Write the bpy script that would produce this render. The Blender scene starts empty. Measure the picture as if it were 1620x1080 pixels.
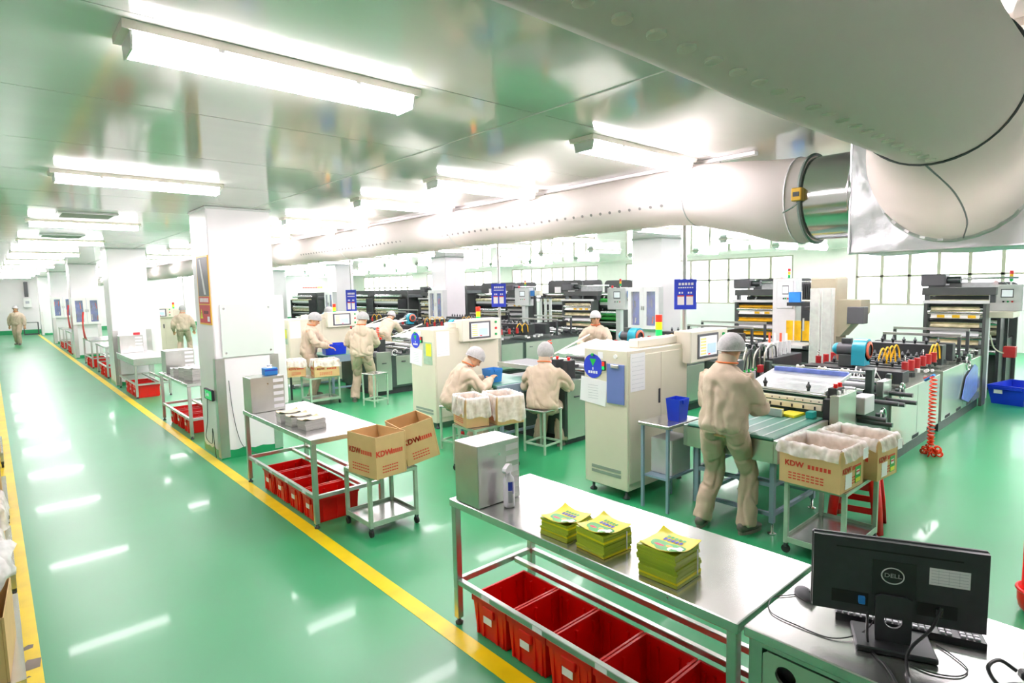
import bpy, bmesh, math, random
from mathutils import Vector, Matrix, noise
R_ = math.radians
random.seed(7)
SC = bpy.context.scene
COL = SC.collection

# ---------------------------------------------------------------- camera
def cam_setup():
    yaw, pitch, roll = R_(41.555), R_(-5.329), R_(-1.179)
    f = Vector((math.sin(yaw)*math.cos(pitch), math.cos(yaw)*math.cos(pitch), math.sin(pitch)))
    r = Vector((math.cos(yaw), -math.sin(yaw), 0))
    u = r.cross(f)
    c, s = math.cos(roll), math.sin(roll)
    r2, u2 = r*c + u*s, u*c - r*s
    m = Matrix(((r2.x, u2.x, -f.x, 0), (r2.y, u2.y, -f.y, 0), (r2.z, u2.z, -f.z, 2.0), (0, 0, 0, 1)))
    cd = bpy.data.cameras.new('camera'); cd.lens = 930.4/1620*36; cd.sensor_width = 36
    cd.clip_start = .05; cd.clip_end = 200
    o = bpy.data.objects.new('camera', cd); COL.objects.link(o); o.matrix_world = m
    SC.camera = o
cam_setup()

# ---------------------------------------------------------------- world and exposure
W = bpy.data.worlds.new('daylight'); SC.world = W; W.use_nodes = True
W.node_tree.nodes['Background'].inputs[0].default_value = (.96, .98, 1, 1)
W.node_tree.nodes['Background'].inputs[1].default_value = 2.8
LAMP = 15.0                                  # radiance of the fluorescent diffusers
vs = SC.view_settings
vs.view_transform = 'Standard'; vs.look = 'None'; vs.gamma = 1; vs.use_curve_mapping = False
vs.exposure = 1.76
cy = SC.cycles
cy.use_denoising = True; cy.use_adaptive_sampling = True; cy.adaptive_threshold = .035; cy.max_bounces = 6; cy.diffuse_bounces = 4; cy.glossy_bounces = 3
cy.transmission_bounces = 4; cy.transparent_max_bounces = 8; cy.sample_clamp_indirect = 8
cy.caustics_reflective = False; cy.caustics_refractive = False

# ---------------------------------------------------------------- materials
def lin(h):
    h = h.lstrip('#')
    v = [int(h[i:i+2], 16)/255 for i in (0, 2, 4)]
    return [c/12.92 if c <= .04045 else ((c+.055)/1.055)**2.4 for c in v]
MATS = {}
def mat(name, col, rough=.5, metal=0., spec=.5, var=.06, scale=6., bump=0., bscale=40., coat=0., emit=0., alpha=1., trans=0., stretch=None, ior=1.5, coatr=.05):
    m = bpy.data.materials.new(name); m.use_nodes = True
    nt = m.node_tree; b = nt.nodes['Principled BSDF']
    c = lin(col) if isinstance(col, str) else list(col)
    tc = nt.nodes.new('ShaderNodeTexCoord')
    src = tc.outputs['Object']
    if stretch:
        mp = nt.nodes.new('ShaderNodeMapping'); mp.inputs['Scale'].default_value = stretch
        nt.links.new(src, mp.inputs['Vector']); src = mp.outputs['Vector']
    if var > 0:
        n = nt.nodes.new('ShaderNodeTexNoise'); n.inputs['Scale'].default_value = scale; n.inputs['Detail'].default_value = 3
        nt.links.new(src, n.inputs['Vector'])
        rp = nt.nodes.new('ShaderNodeValToRGB')
        rp.color_ramp.elements[0].position = .3; rp.color_ramp.elements[1].position = .7
        rp.color_ramp.elements[0].color = [max(0, x*(1-var)) for x in c]+[1]
        rp.color_ramp.elements[1].color = [min(1, x*(1+var)) for x in c]+[1]
        nt.links.new(n.outputs['Fac'], rp.inputs['Fac'])
        nt.links.new(rp.outputs['Color'], b.inputs['Base Color'])
    else:
        b.inputs['Base Color'].default_value = c+[1]
    b.inputs['Roughness'].default_value = rough; b.inputs['Metallic'].default_value = metal
    b.inputs['Specular IOR Level'].default_value = spec; b.inputs['IOR'].default_value = ior
    b.inputs['Coat Weight'].default_value = coat; b.inputs['Coat Roughness'].default_value = coatr
    b.inputs['Alpha'].default_value = alpha; b.inputs['Transmission Weight'].default_value = trans
    if emit:
        b.inputs['Emission Color'].default_value = c+[1]; b.inputs['Emission Strength'].default_value = emit
    if bump:
        n2 = nt.nodes.new('ShaderNodeTexNoise'); n2.inputs['Scale'].default_value = bscale; n2.inputs['Detail'].default_value = 4
        nt.links.new(src, n2.inputs['Vector'])
        bp = nt.nodes.new('ShaderNodeBump'); bp.inputs['Strength'].default_value = bump; bp.inputs['Distance'].default_value = .02
        nt.links.new(n2.outputs['Fac'], bp.inputs['Height']); nt.links.new(bp.outputs['Normal'], b.inputs['Normal'])
    MATS[name] = m
    return m
def sheet_mat(name, col, opacity, dv=.15):            # thin translucent film: see-through mixed with a diffusing white
    m = bpy.data.materials.new(name); m.use_nodes = True
    nt = m.node_tree; nt.nodes.clear()
    out = nt.nodes.new('ShaderNodeOutputMaterial'); mx = nt.nodes.new('ShaderNodeMixShader')
    tr = nt.nodes.new('ShaderNodeBsdfTransparent'); df = nt.nodes.new('ShaderNodeBsdfPrincipled')
    df.inputs['Base Color'].default_value = lin(col)+[1]; df.inputs['Roughness'].default_value = .3
    tc = nt.nodes.new('ShaderNodeTexCoord'); n = nt.nodes.new('ShaderNodeTexNoise'); n.inputs['Scale'].default_value = 14
    nt.links.new(tc.outputs['Object'], n.inputs['Vector'])
    mr = nt.nodes.new('ShaderNodeMapRange'); mr.inputs['From Min'].default_value = .3; mr.inputs['From Max'].default_value = .7
    mr.inputs['To Min'].default_value = max(0, opacity-dv); mr.inputs['To Max'].default_value = min(1, opacity+dv)
    nt.links.new(n.outputs['Fac'], mr.inputs['Value']); nt.links.new(mr.outputs['Result'], mx.inputs['Fac'])
    nt.links.new(tr.outputs[0], mx.inputs[1]); nt.links.new(df.outputs[0], mx.inputs[2]); nt.links.new(mx.outputs[0], out.inputs[0])
    MATS[name] = m
mat('floor_green', '#2a9b62', .36, var=.09, scale=.7, bump=.02, bscale=3, spec=.9, coat=.09, coatr=.05)
mat('yellow_line', '#f6d40c', .35, var=.12, scale=4)
mat('ceiling_panel', '#d6d6cf', .09, var=.03, scale=1.2, bump=.015, bscale=2.5, spec=.75, ior=1.7, stretch=(1, 3, 1))
mat('seam', '#8f968c', .5)
mat('white_wall', '#f4eef0', .45, var=.02, scale=2)
mat('column_white', '#f4eef2', .25, var=.02, scale=2, spec=.5)
mat('green_skirt', '#239a60', .3)
mat('cream_wall', '#f3ece8', .5, var=.02)
mat('white_paint', '#f4f3f1', .35, var=.02)
mat('window_frame', '#b3ab9c', .4, var=.02)
mat('cream_paint', '#e2dbc6', .38, var=.03, scale=3)
mat('hopper_beige', '#a89f88', .45, var=.06, scale=4)
mat('cream_light', '#ece6d6', .38, var=.03, scale=3)
mat('steel', '#c9c9c6', .28, metal=.92, var=.07, scale=5, bump=.03, bscale=60)
mat('steel_top', '#d2d2cf', .24, metal=.9, var=.08, scale=7, bump=.05, bscale=9)
mat('steel_panel', '#c3cbbd', .24, metal=.65, var=.05, scale=3)
mat('chrome', '#dcdcdc', .12, metal=1, var=.02)
mat('dark_steel', '#55585a', .4, metal=.7, var=.12, scale=20)
mat('machine_black', '#2e3032', .42, var=.18, scale=9)
mat('machine_green', '#3c4a45', .42, var=.12, scale=7)
mat('press_grey', '#4a4d4c', .45, var=.1, scale=4)
mat('black_plastic', '#2a2a2c', .38, var=.1)
mat('monitor_black', '#3b3b3f', .34, var=.08, scale=30)
mat('slot_black', '#0d0d0e', .5)
mat('grey_plastic', '#5a5a5e', .4, var=.06)
mat('light_grey', '#d5d6d6', .4, var=.04)
mat('red_plastic', '#f01512', .3, var=.08, scale=3, spec=.5)
mat('red_spool', '#b5282a', .4, var=.12)
mat('red_print', '#d8452f', .6)
mat('red_sign', '#d3303a', .4, var=.1)
mat('blue_plastic', '#1b3fd6', .35, var=.1)
mat('sky_plastic', '#2f86d8', .35, var=.08)
mat('blue_sign', '#2c45d4', .4, var=.05)
mat('blue_film', '#7d93e6', .3, var=.15, scale=12)
mat('clip_blue', '#6f83c4', .35, var=.05)
mat('teal_paint', '#259fb4', .3, var=.06)
mat('teal_block', '#1a9a92', .4)
mat('orange_ring', '#ef6a4a', .45)
mat('orange_hose', '#ff3c12', .35, var=.05)
mat('yellow_hose', '#f0b71c', .35, var=.05)
mat('orange_cloth', '#e8702c', .6)
mat('belt_green', '#4f8f7c', .3, var=.06)
mat('belt_stripe', '#b9cfc6', .3)
mat('frame_blue', '#8fa6b8', .4, var=.06)
mat('stool_green', '#a9c4ac', .42, var=.1, scale=14)
mat('cardboard', '#d9b67f', .7, var=.05, scale=8)
mat('cardboard_dark', '#b98f5a', .75, var=.06, scale=8)
mat('paper', '#f4f3f6', .6, var=.02)
mat('print_grey', '#b9bcc4', .6)
mat('bag_green', '#a3b22c', .35, var=.12, scale=4, stretch=(1, 1, 40))
mat('bag_yellow', '#f0e21a', .35, var=.06, scale=8)
mat('bag_leaf', '#2ea83a', .4, var=.2, scale=14)
mat('bag_white', '#f6f5ee', .4)
mat('bag_grey', '#b7b8b2', .35, var=.25, scale=4, stretch=(1, 1, 40))
mat('bag_kraft', '#d5bf92', .45, var=.12, scale=6)
mat('ink_blue', '#3446b8', .5)
mat('ink_white', '#f2f4fa', .5)
mat('ink_green', '#14c44a', .5)
mat('ink_yellow', '#e6e23c', .5)
mat('ink_dark', '#33343c', .6)
mat('gold_film', '#e0b21e', .3, var=.15, scale=10)
mat('film_print', '#cfc7a4', .22, var=.3, scale=9, metal=.2)
mat('uniform', '#cab8a2', .8, var=.05, scale=10, bump=.12, bscale=30)
mat('uniform_dark', '#bfac95', .8, var=.05, scale=10, bump=.12, bscale=30)
mat('skin', '#dba581', .55, var=.05, scale=20)
mat('cap_grey', '#b3b2b2', .75, var=.1, scale=40, bump=.2, bscale=70)
mat('hair', '#231d1a', .6)
mat('shoe', '#6f6a60', .5, var=.15, scale=20)
mat('shoe_sole', '#8b8678', .6)
mat('eye_dark', '#1a1412', .2)
def fabric_mat(name, col, tr):                # woven duct cloth that lets some light through
    m = mat(name, col, .8, var=.02, scale=3, bump=.06, bscale=4); nt = m.node_tree
    out = nt.nodes['Material Output']; mx = nt.nodes.new('ShaderNodeMixShader'); tl = nt.nodes.new('ShaderNodeBsdfTranslucent')
    tl.inputs['Color'].default_value = lin(col)+[1]; mx.inputs['Fac'].default_value = tr
    nt.links.new(nt.nodes['Principled BSDF'].outputs[0], mx.inputs[1]); nt.links.new(tl.outputs[0], mx.inputs[2]); nt.links.new(mx.outputs[0], out.inputs[0])
fabric_mat('fabric_duct', '#e6dfdb', .4)
fabric_mat('hole_light_white', '#fbf8f2', .75)  # near-white disc colour stands in for light showing through the air holes
mat('duct_hole_dark', '#7f7c7a', .6)
mat('foil', '#ececf0', .34, metal=.75, var=.03, bump=.5, bscale=5)
mat('galvanised', '#d4d4d2', .16, metal=.95, var=.05, scale=3)
mat('brass', '#b9953e', .35, metal=.8)
mat('rubber', '#2b2a29', .6)
mat('belt_strap', '#76857e', .5)
mat('led_red', '#ff2a14', .4, emit=.4)
mat('led_amber', '#ffae10', .4, emit=.5)
mat('led_green', '#12c85a', .4, emit=.3)
mat('lamp_red', '#e02a30', .35, var=.05)
mat('lamp_amber', '#f2b705', .35, var=.05)
mat('lamp_green', '#18a957', .35, var=.05)
mat('exit_green', '#1fc56a', .4, emit=.15)
mat('screen', '#e6ecf0', .2, emit=.12, var=.04, scale=12)
mat('screen_blue', '#b9d3ee', .2, emit=.12)
mat('screen_yellow', '#e8dd8e', .2, emit=.1)
mat('key_black', '#3c3c40', .4)
mat('key_cap', '#c9c9cf', .35)
mat('tool_blue', '#3f57b8', .5, var=.45, scale=7)
mat('bottle_white', '#eeeaf2', .3, var=.02)
mat('lamp_base', '#efe6dc', .4, var=.02)
mat('tube', (1, .89, .955), .4, var=0, emit=LAMP)
mat('vent_grey', '#9aa196', .5)
mat('acrylic_edge', '#d9ddda', .2, var=.05)
mat('dirt', '#8a8074', .8, var=.2)
sheet_mat('bag_film', '#ffffff', .5)
sheet_mat('acrylic', '#eef2f2', .35, .04)
sheet_mat('window_glass', '#ffffff', .12, .02)
mat('frosted_glass', '#dfe8e1', .12, var=.01)

# ---------------------------------------------------------------- mesh helpers
class MB:
    def __init__(s): s.v = []; s.f = []
    def add(s, vs, fs, M=None):
        o = len(s.v)
        s.v += [tuple(M @ Vector(p)) if M else tuple(p) for p in vs]
        s.f += [[i+o for i in f] for f in fs]
        return s
    def box(s, x0, x1, y0, y1, z0, z1, M=None):
        return s.add([(x0,y0,z0),(x1,y0,z0),(x1,y1,z0),(x0,y1,z0),(x0,y0,z1),(x1,y0,z1),(x1,y1,z1),(x0,y1,z1)],
                     [(0,3,2,1),(4,5,6,7),(0,1,5,4),(1,2,6,5),(2,3,7,6),(3,0,4,7)], M)
    def bbox(s, x0, x1, y0, y1, z0, z1, b=.01, M=None):      # box with chamfered edges
        vs, idx = [], {}
        X, Y, Z = (x0,x1), (y0,y1), (z0,z1)
        for i in (0,1):
            for j in (0,1):
                for k in (0,1):
                    sx, sy, sz = (1,-1)[i]*b, (1,-1)[j]*b, (1,-1)[k]*b
                    for a, d in enumerate(((0,sy,sz),(sx,0,sz),(sx,sy,0))):
                        idx[i,j,k,a] = len(vs); vs.append((X[i]+d[0], Y[j]+d[1], Z[k]+d[2]))
        fs = []
        for i in (0,1):
            q = [idx[i,0,0,0], idx[i,1,0,0], idx[i,1,1,0], idx[i,0,1,0]]; fs.append(q if i else q[::-1])
            q = [idx[0,i,0,1], idx[1,i,0,1], idx[1,i,1,1], idx[0,i,1,1]]; fs.append(q[::-1] if i else q)
            q = [idx[0,0,i,2], idx[1,0,i,2], idx[1,1,i,2], idx[0,1,i,2]]; fs.append(q if i else q[::-1])
        for a in (0,1):
            for c in (0,1):
                e = [idx[a,c,0,0], idx[a,c,1,0], idx[a,c,1,1], idx[a,c,0,1]]; fs.append(e if a == c else e[::-1])
                e = [idx[a,0,c,0], idx[a,1,c,0], idx[a,1,c,2], idx[a,0,c,2]]; fs.append(e[::-1] if a == c else e)
                e = [idx[0,a,c,1], idx[1,a,c,1], idx[1,a,c,2], idx[0,a,c,2]]; fs.append(e if a == c else e[::-1])
        for i in (0,1):
            for j in (0,1):
                for k in (0,1):
                    t = [idx[i,j,k,0], idx[i,j,k,1], idx[i,j,k,2]]
                    fs.append(t if (i+j+k) % 2 else t[::-1])
        return s.add(vs, fs, M)
    def cyl(s, p, q, r, n=12, r2=None, cap=True):
        p, q = Vector(p), Vector(q); r2 = r if r2 is None else r2
        d = (q-p).normalized(); a = d.orthogonal().normalized(); b = d.cross(a)
        vs, fs = [], []
        for k in range(n):
            t = 2*math.pi*k/n; w = a*math.cos(t)+b*math.sin(t)
            vs += [p+w*r, q+w*r2]
        for k in range(n):
            i, j = 2*k, 2*((k+1) % n); fs.append((i, j, j+1, i+1))
        if cap: fs += [[2*k for k in range(n)][::-1], [2*k+1 for k in range(n)]]
        return s.add(vs, fs)
    def tube(s, pts, r, n=6, closed=False):
        pts = [Vector(p) for p in pts]; m = len(pts); rings = []; ref = None
        for i, p in enumerate(pts):
            a = pts[(i-1) % m] if (closed or i) else p
            b = pts[(i+1) % m] if (closed or i < m-1) else p
            t = (b-a).normalized()
            if ref is None: ref = t.orthogonal().normalized()
            ref = (ref-t*ref.dot(t))
            ref = ref.normalized() if ref.length > 1e-5 else t.orthogonal().normalized()
            c = t.cross(ref); rr = r[i] if isinstance(r, (list, tuple)) else r
            rings.append([p+(ref*math.cos(2*math.pi*k/n)+c*math.sin(2*math.pi*k/n))*rr for k in range(n)])
        vs = [v for g in rings for v in g]; fs = []
        for i in range(m if closed else m-1):
            for k in range(n):
                j = (i+1) % m
                fs.append((i*n+k, i*n+(k+1) % n, j*n+(k+1) % n, j*n+k))
        if not closed: fs += [list(range(n))[::-1], [(m-1)*n+k for k in range(n)]]
        return s.add(vs, fs)
    def lathe(s, prof, n=16, M=None, cap=True):              # profile (r, z)
        vs, fs = [], []
        for r, z in prof:
            for k in range(n):
                t = 2*math.pi*k/n; vs.append((r*math.cos(t), r*math.sin(t), z))
        for i in range(len(prof)-1):
            for k in range(n):
                fs.append((i*n+k, i*n+(k+1) % n, (i+1)*n+(k+1) % n, (i+1)*n+k))
        if cap: fs += [list(range(n))[::-1], [(len(prof)-1)*n+k for k in range(n)]]
        return s.add(vs, fs, M)
    def prism(s, poly, h0, h1, axis='z', M=None):            # polygon extruded along an axis
        def P(a, b, h): return {'z': (a, b, h), 'y': (a, h, b), 'x': (h, a, b)}[axis]
        n = len(poly)
        vs = [P(a, b, h0) for a, b in poly]+[P(a, b, h1) for a, b in poly]
        fs = [list(range(n))[::-1], list(range(n, 2*n))]+[(k, (k+1) % n, n+(k+1) % n, n+k) for k in range(n)]
        return s.add(vs, fs, M)
    def grid(s, fn, nu, nv):                                 # open surface from fn(u, v), u and v in 0..1
        vs = [fn(i/nu, j/nv) for j in range(nv+1) for i in range(nu+1)]
        fs = [(j*(nu+1)+i, j*(nu+1)+i+1, (j+1)*(nu+1)+i+1, (j+1)*(nu+1)+i) for j in range(nv) for i in range(nu)]
        return s.add(vs, fs)
    def loft(s, pts, rad, side, n=14, cap=True):             # elliptical rings along a path; rad = (along side, across)
        pts = [Vector(p) for p in pts]; rings = []
        for i, p in enumerate(pts):
            t = (pts[min(i+1, len(pts)-1)]-pts[max(i-1, 0)]).normalized()
            nn = t.cross(side).normalized(); ss = nn.cross(t)
            a, b = rad[i] if isinstance(rad[i], tuple) else (rad[i], rad[i])
            rings += [p+ss*a*math.cos(2*math.pi*k/n)+nn*b*math.sin(2*math.pi*k/n) for k in range(n)]
        m = len(pts); fs = []
        for i in range(m-1):
            for k in range(n): fs.append((i*n+k, i*n+(k+1) % n, (i+1)*n+(k+1) % n, (i+1)*n+k))
        if cap: fs += [list(range(n))[::-1], [(m-1)*n+k for k in range(n)]]
        return s.add(rings, fs)
    def sphere(s, c, r, nu=12, nv=8, M=None):
        rx, ry, rz = r if isinstance(r, (tuple, list)) else (r, r, r)
        vs, fs = [], []
        for j in range(1, nv):
            th = math.pi*j/nv
            for i in range(nu):
                ph = 2*math.pi*i/nu
                vs.append((c[0]+rx*math.sin(th)*math.cos(ph), c[1]+ry*math.sin(th)*math.sin(ph), c[2]+rz*math.cos(th)))
        for j in range(nv-2):
            for i in range(nu): fs.append((j*nu+i, (j+1)*nu+i, (j+1)*nu+(i+1) % nu, j*nu+(i+1) % nu))
        t = len(vs); vs += [(c[0], c[1], c[2]+rz), (c[0], c[1], c[2]-rz)]
        for i in range(nu):
            fs.append((t, i, (i+1) % nu)); fs.append((t+1, (nv-2)*nu+(i+1) % nu, (nv-2)*nu+i))
        return s.add(vs, fs, M)
    def mesh(s, name, m, smooth=False):
        me = bpy.data.meshes.new(name); me.from_pydata(s.v, [], s.f); me.update()
        me.materials.append(MATS[m] if isinstance(m, str) else m)
        if smooth:
            for p in me.polygons: p.use_smooth = True
            if smooth == 'auto': me.set_sharp_from_angle(angle=R_(35))
        return me
    def build(s, name, m, parent=None, smooth=False, loc=None, rz=0, label=None):
        return link(name, s.mesh(name, m, smooth), parent, loc, rz, label)
def link(name, data, parent=None, loc=None, rz=0, label=None):
    o = bpy.data.objects.new(name, data); COL.objects.link(o)
    if parent: o.parent = parent
    if loc: o.location = loc
    if rz: o.rotation_euler = (0, 0, rz)
    if label: o['label'] = label
    return o
def tag(o, label, cat, group=None, kind=None):
    o['label'] = label; o['category'] = cat
    if group: o['group'] = group
    if kind: o['kind'] = kind
    return o
def thing(name, label, cat, loc=(0,0,0), rz=0, group=None):
    o = link(name, None, None, loc, rz); o.empty_display_size = .1
    return tag(o, label, cat, group)
def copy_tree(o, parent=None):
    c = o.copy(); COL.objects.link(c); c.parent = parent
    for ch in o.children: copy_tree(ch, c)
    return c
def dup(o, label, loc=None, rz=None):
    c = copy_tree(o); c['label'] = label
    if loc is not None: c.location = loc
    if rz is not None: c.rotation_euler = (0, 0, rz)
    return c
def B(name, m, parent, x0, x1, y0, y1, z0, z1, b=0, label=None):     # one box-shaped part
    mb = MB()
    if b: mb.bbox(x0,x1,y0,y1,z0,z1,b)
    else: mb.box(x0,x1,y0,y1,z0,z1)
    return mb.build(name, m, parent, label=label)
def CY(name, m, parent, p, q, r, n=12, r2=None, label=None):
    return MB().cyl(p, q, r, n, r2).build(name, m, parent, smooth='auto', label=label)
def TU(name, m, parent, pts, r, n=6, label=None, closed=False):
    return MB().tube(pts, r, n, closed).build(name, m, parent, smooth='auto', label=label)
def spline(pts, k=8):                                        # Catmull-Rom through points
    P = [Vector(p) for p in pts]; P = [P[0]*2-P[1]]+P+[P[-1]*2-P[-2]]; out = []
    for i in range(1, len(P)-2):
        for j in range(k):
            t = j/k; a, b, c, d = P[i-1:i+3]
            out.append(.5*((2*b)+(c-a)*t+(2*a-5*b+4*c-d)*t*t+(3*b-a-3*c+d)*t**3))
    out.append(P[-2]); return out
FONTS = {}
def text(name, s, m, parent, loc, rot, size, depth=.0006, align='CENTER', sx=1., bold=0.):
    key = (s, size, align, sx, bold)
    if key not in FONTS:
        cu = bpy.data.curves.new(name, 'FONT'); cu.body = s; cu.size = size; cu.extrude = depth
        cu.align_x = align; cu.align_y = 'CENTER'; cu.resolution_u = 2
        t = bpy.data.objects.new(name, cu); ts = bpy.data.scenes.new('lettering'); ts.collection.objects.link(t)
        ts.view_layers[0].update(); me = bpy.data.meshes.new_from_object(t.evaluated_get(ts.view_layers[0].depsgraph)); bpy.data.scenes.remove(ts)
        me.transform(Matrix.Diagonal((sx, 1, 1, 1)))
        bpy.data.objects.remove(t); FONTS[key] = me
        if bold:                                             # heavier strokes: shifted copies in the same mesh
            q = bmesh.new(); q.from_mesh(me)
            for dx, dy in ((bold,0),(0,bold),(bold,bold)):
                mm = me.copy(); mm.transform(Matrix.Translation((dx, dy, 0))); q.from_mesh(mm)
            q.to_mesh(me); q.free()
        me.materials.clear(); me.materials.append(MATS[m])
    o = link(name, FONTS[key], parent, loc); o.rotation_euler = rot
    return o
ORD = ['first','second','third','fourth','fifth','sixth','seventh','eighth','ninth','tenth','eleventh','twelfth','thirteenth','fourteenth','fifteenth','sixteenth','seventeenth','eighteenth','nineteenth','twentieth']

# ================================================================ the setting
CEIL, XR, YE = 3.0, 20.1, 41.0
X0, Y0 = -1.9, -3.0
def structure(o, label=None, cat=None):
    o['kind'] = 'structure'
    if label: o['label'] = label
    if cat: o['category'] = cat
    return o
fl = structure(B('floor', 'floor_green', None, X0, XR, Y0, YE, -.1, 0), 'glossy green epoxy factory floor', 'floor')
B('yellow_line', 'yellow_line', fl, 1.815, 1.925, Y0, 39.6, 0, .002, label='yellow line along the work tables')
B('yellow_line', 'yellow_line', fl, -.045, .07, Y0, 39.6, 0, .002, label='worn yellow line along the cartons')
for k, (y, pts) in enumerate(((4.22, [(0,0),(.05,.01),(.055,.05),(.03,.06),(.005,.04)]), (3.98, [(0,0),(.07,0),(.08,.1),(.02,.12),(-.005,.06)]), (3.9, [(0,0),(.03,.005),(.02,.02)]))):
    MB().prism([(a-.01, y+b) for a, b in pts], .002, .0026).build('scuff', 'dirt', fl)
ce = structure(B('ceiling', 'seam', None, X0, XR, Y0, YE, CEIL+.006, CEIL+.1), 'glossy pale panel ceiling with narrow seams', 'ceiling')
xs = [X0, 2.5, 7.1, 11.6, 16.1, XR]
pm = {}
ys = [Y0]+[2.53+1.18*k for k in range(-4, 33)]
ys = [y for y in ys if Y0 <= y < YE-.3]+[YE]
for i in range(len(xs)-1):
    for j in range(len(ys)-1):
        w, d = round(xs[i+1]-xs[i], 3), round(ys[j+1]-ys[j], 3)
        if (w, d) not in pm: pm[w, d] = MB().box(-w/2+.004, w/2-.004, -d/2+.004, d/2-.004, 0, .012).mesh('ceiling_panel', 'ceiling_panel')
        link('ceiling_panel', pm[w, d], ce, ((xs[i]+xs[i+1])/2, (ys[j]+ys[j+1])/2, CEIL))
B('seam_strip', 'ceiling_panel', ce, 2.47, 2.53, Y0, YE, CEIL-.006, CEIL)
structure(B('wall_end', 'white_wall', None, X0, XR, YE, YE+.15, 0, CEIL), 'white wall closing the far end of the aisle', 'wall')
structure(B('baseboard_end', 'green_skirt', None, X0, XR, YE-.01, YE, 0, .22), 'green painted band at the foot of the end wall', 'baseboard')
structure(B('wall_left', 'white_wall', None, X0-.15, X0, Y0, YE, 0, CEIL), 'white wall left of the carton carts', 'wall')
structure(B('wall_rear', 'white_wall', None, X0, XR, Y0-.15, Y0, 0, CEIL), 'white wall behind the camera', 'wall')
# right wall with windows: openings between pilasters
structure(B('wall_right', 'white_wall', None, XR, XR+.2, Y0, YE, 0, 1.22), 'white parapet wall under the windows', 'wall')
structure(B('trim_1', 'cream_wall', None, XR, XR+.2, Y0, YE, 2.86, CEIL), 'cream lintel strip above the windows', 'trim')
wins = [(-2.6, 6.6), (8.5, 15.4), (16.9, 22.6), (24.2, 30.4), (32.0, 38.5)]
edges = [Y0]+[v for w in wins for v in w]+[YE]
pil = ['cream wall pier at the right edge beyond the presses','cream wall pier between the nearest and second windows','cream wall pier between the second and third windows','cream wall pier between the third and fourth windows','cream wall pier between the fourth and fifth windows','cream wall pier at the far end of the window wall']
for i in range(0, len(edges), 2):
    structure(B('wall_right_pier', 'cream_wall', None, XR, XR+.2, edges[i], edges[i+1], 1.22, 2.86), pil[i//2], 'wall')
for n, (a, b) in enumerate(wins):
    w = structure(link('window_%d' % (n+1), None, None, (XR, (a+b)/2, 1.22)), '%s row of white framed windows counted from the camera' % ORD[n], 'window')
    k = max(2, round((b-a)/.73)); L = b-a; h = 1.64
    for z0, z1 in ((0, .05), (.83, .89), (h-.05, h)): B('window_rail', 'window_frame', w, .02, .12, -L/2, L/2, z0, z1)
    for i in range(k+1):
        y = -L/2+L*i/k; e = .042 if 0 < i < k else .06
        B('mullion', 'window_frame', w, .02, .12, max(-L/2, y-e), min(L/2, y+e), .05, h-.05)
    for i in range(k):
        y, y2 = -L/2+L*i/k+.042, -L/2+L*(i+1)/k-.042
        B('pane', 'window_glass', w, .06, .066, y, y2, .05, .83); B('pane', 'window_glass', w, .06, .066, y, y2, .89, h-.05)

# ---------------------------------------------------------------- columns
def column(x, y, label, w=.73, guards=True, skirt=True):
    t = thing('column', label, 'column', (x, y, 0))
    t['kind'] = 'structure'
    MB().bbox(0, w, 0, w, 0, CEIL-.001, .012).build('shaft', 'column_white', t)
    for a, b in ((-.012, w+.012),):
        B('top_trim', 'light_grey', t, a, b, a, b, CEIL-.03, CEIL-.002, .006)
    if guards:
        for gx in (0, w):
            d = -1 if gx == 0 else 1; i = -d
            poly = [(gx+d*.004, -.004), (gx+i*.1, -.004), (gx+i*.1, 0), (gx, 0), (gx, .1), (gx+d*.004, .1)]
            MB().prism(poly, .02, 1.22).build('corner_guard', 'steel', t, label='brushed steel corner guard')
    if skirt: 
        g = MB()
        for a in range(15):
            x_, x2 = w*a/15, w*(a+1)/15
            h1, h2 = .1+.03*noise.noise((x+x_*9, y, 0)), .1+.03*noise.noise((x+x2*9, y, 0))
            g.add([(x_,-.0025,0),(x2,-.0025,0),(x2,-.0025,h2),(x_,-.0025,h1)], [(0,1,2,3)])
            g.add([(-.0025,x_,0),(-.0025,x2,0),(-.0025,x2,h2),(-.0025,x_,h1)], [(3,2,1,0)])
        g.build('skirting', 'green_skirt', t, label='peeling green painted skirting')
    return t
col1 = column(1.95, 7.48, 'nearest white column, with red warning poster and glass board')
col2 = column(1.97, 15.3, 'second white column of the aisle row, with corner guards')
col3 = column(1.97, 23.2, 'third white column of the aisle row, carrying a blue tool cabinet')
col4 = column(1.97, 31.0, 'fourth white column of the aisle row, far down the aisle')
col5 = column(1.97, 38.6, 'last white column of the aisle row, near the end wall', .7)
colB1 = column(11.05, 7.5, 'white column behind the presses, carrying a grey glazed cabinet', .78, False, False)
colB2 = column(11.1, 15.7, 'white column in the middle of the press hall background', .78, False, False)
colB3 = column(10.3, 22.0, 'slim white column left of middle in the far background', .75, False, False)
colB4 = column(10.6, 30.0, 'farthest white column of the press hall background', .75, False, False)

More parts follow.
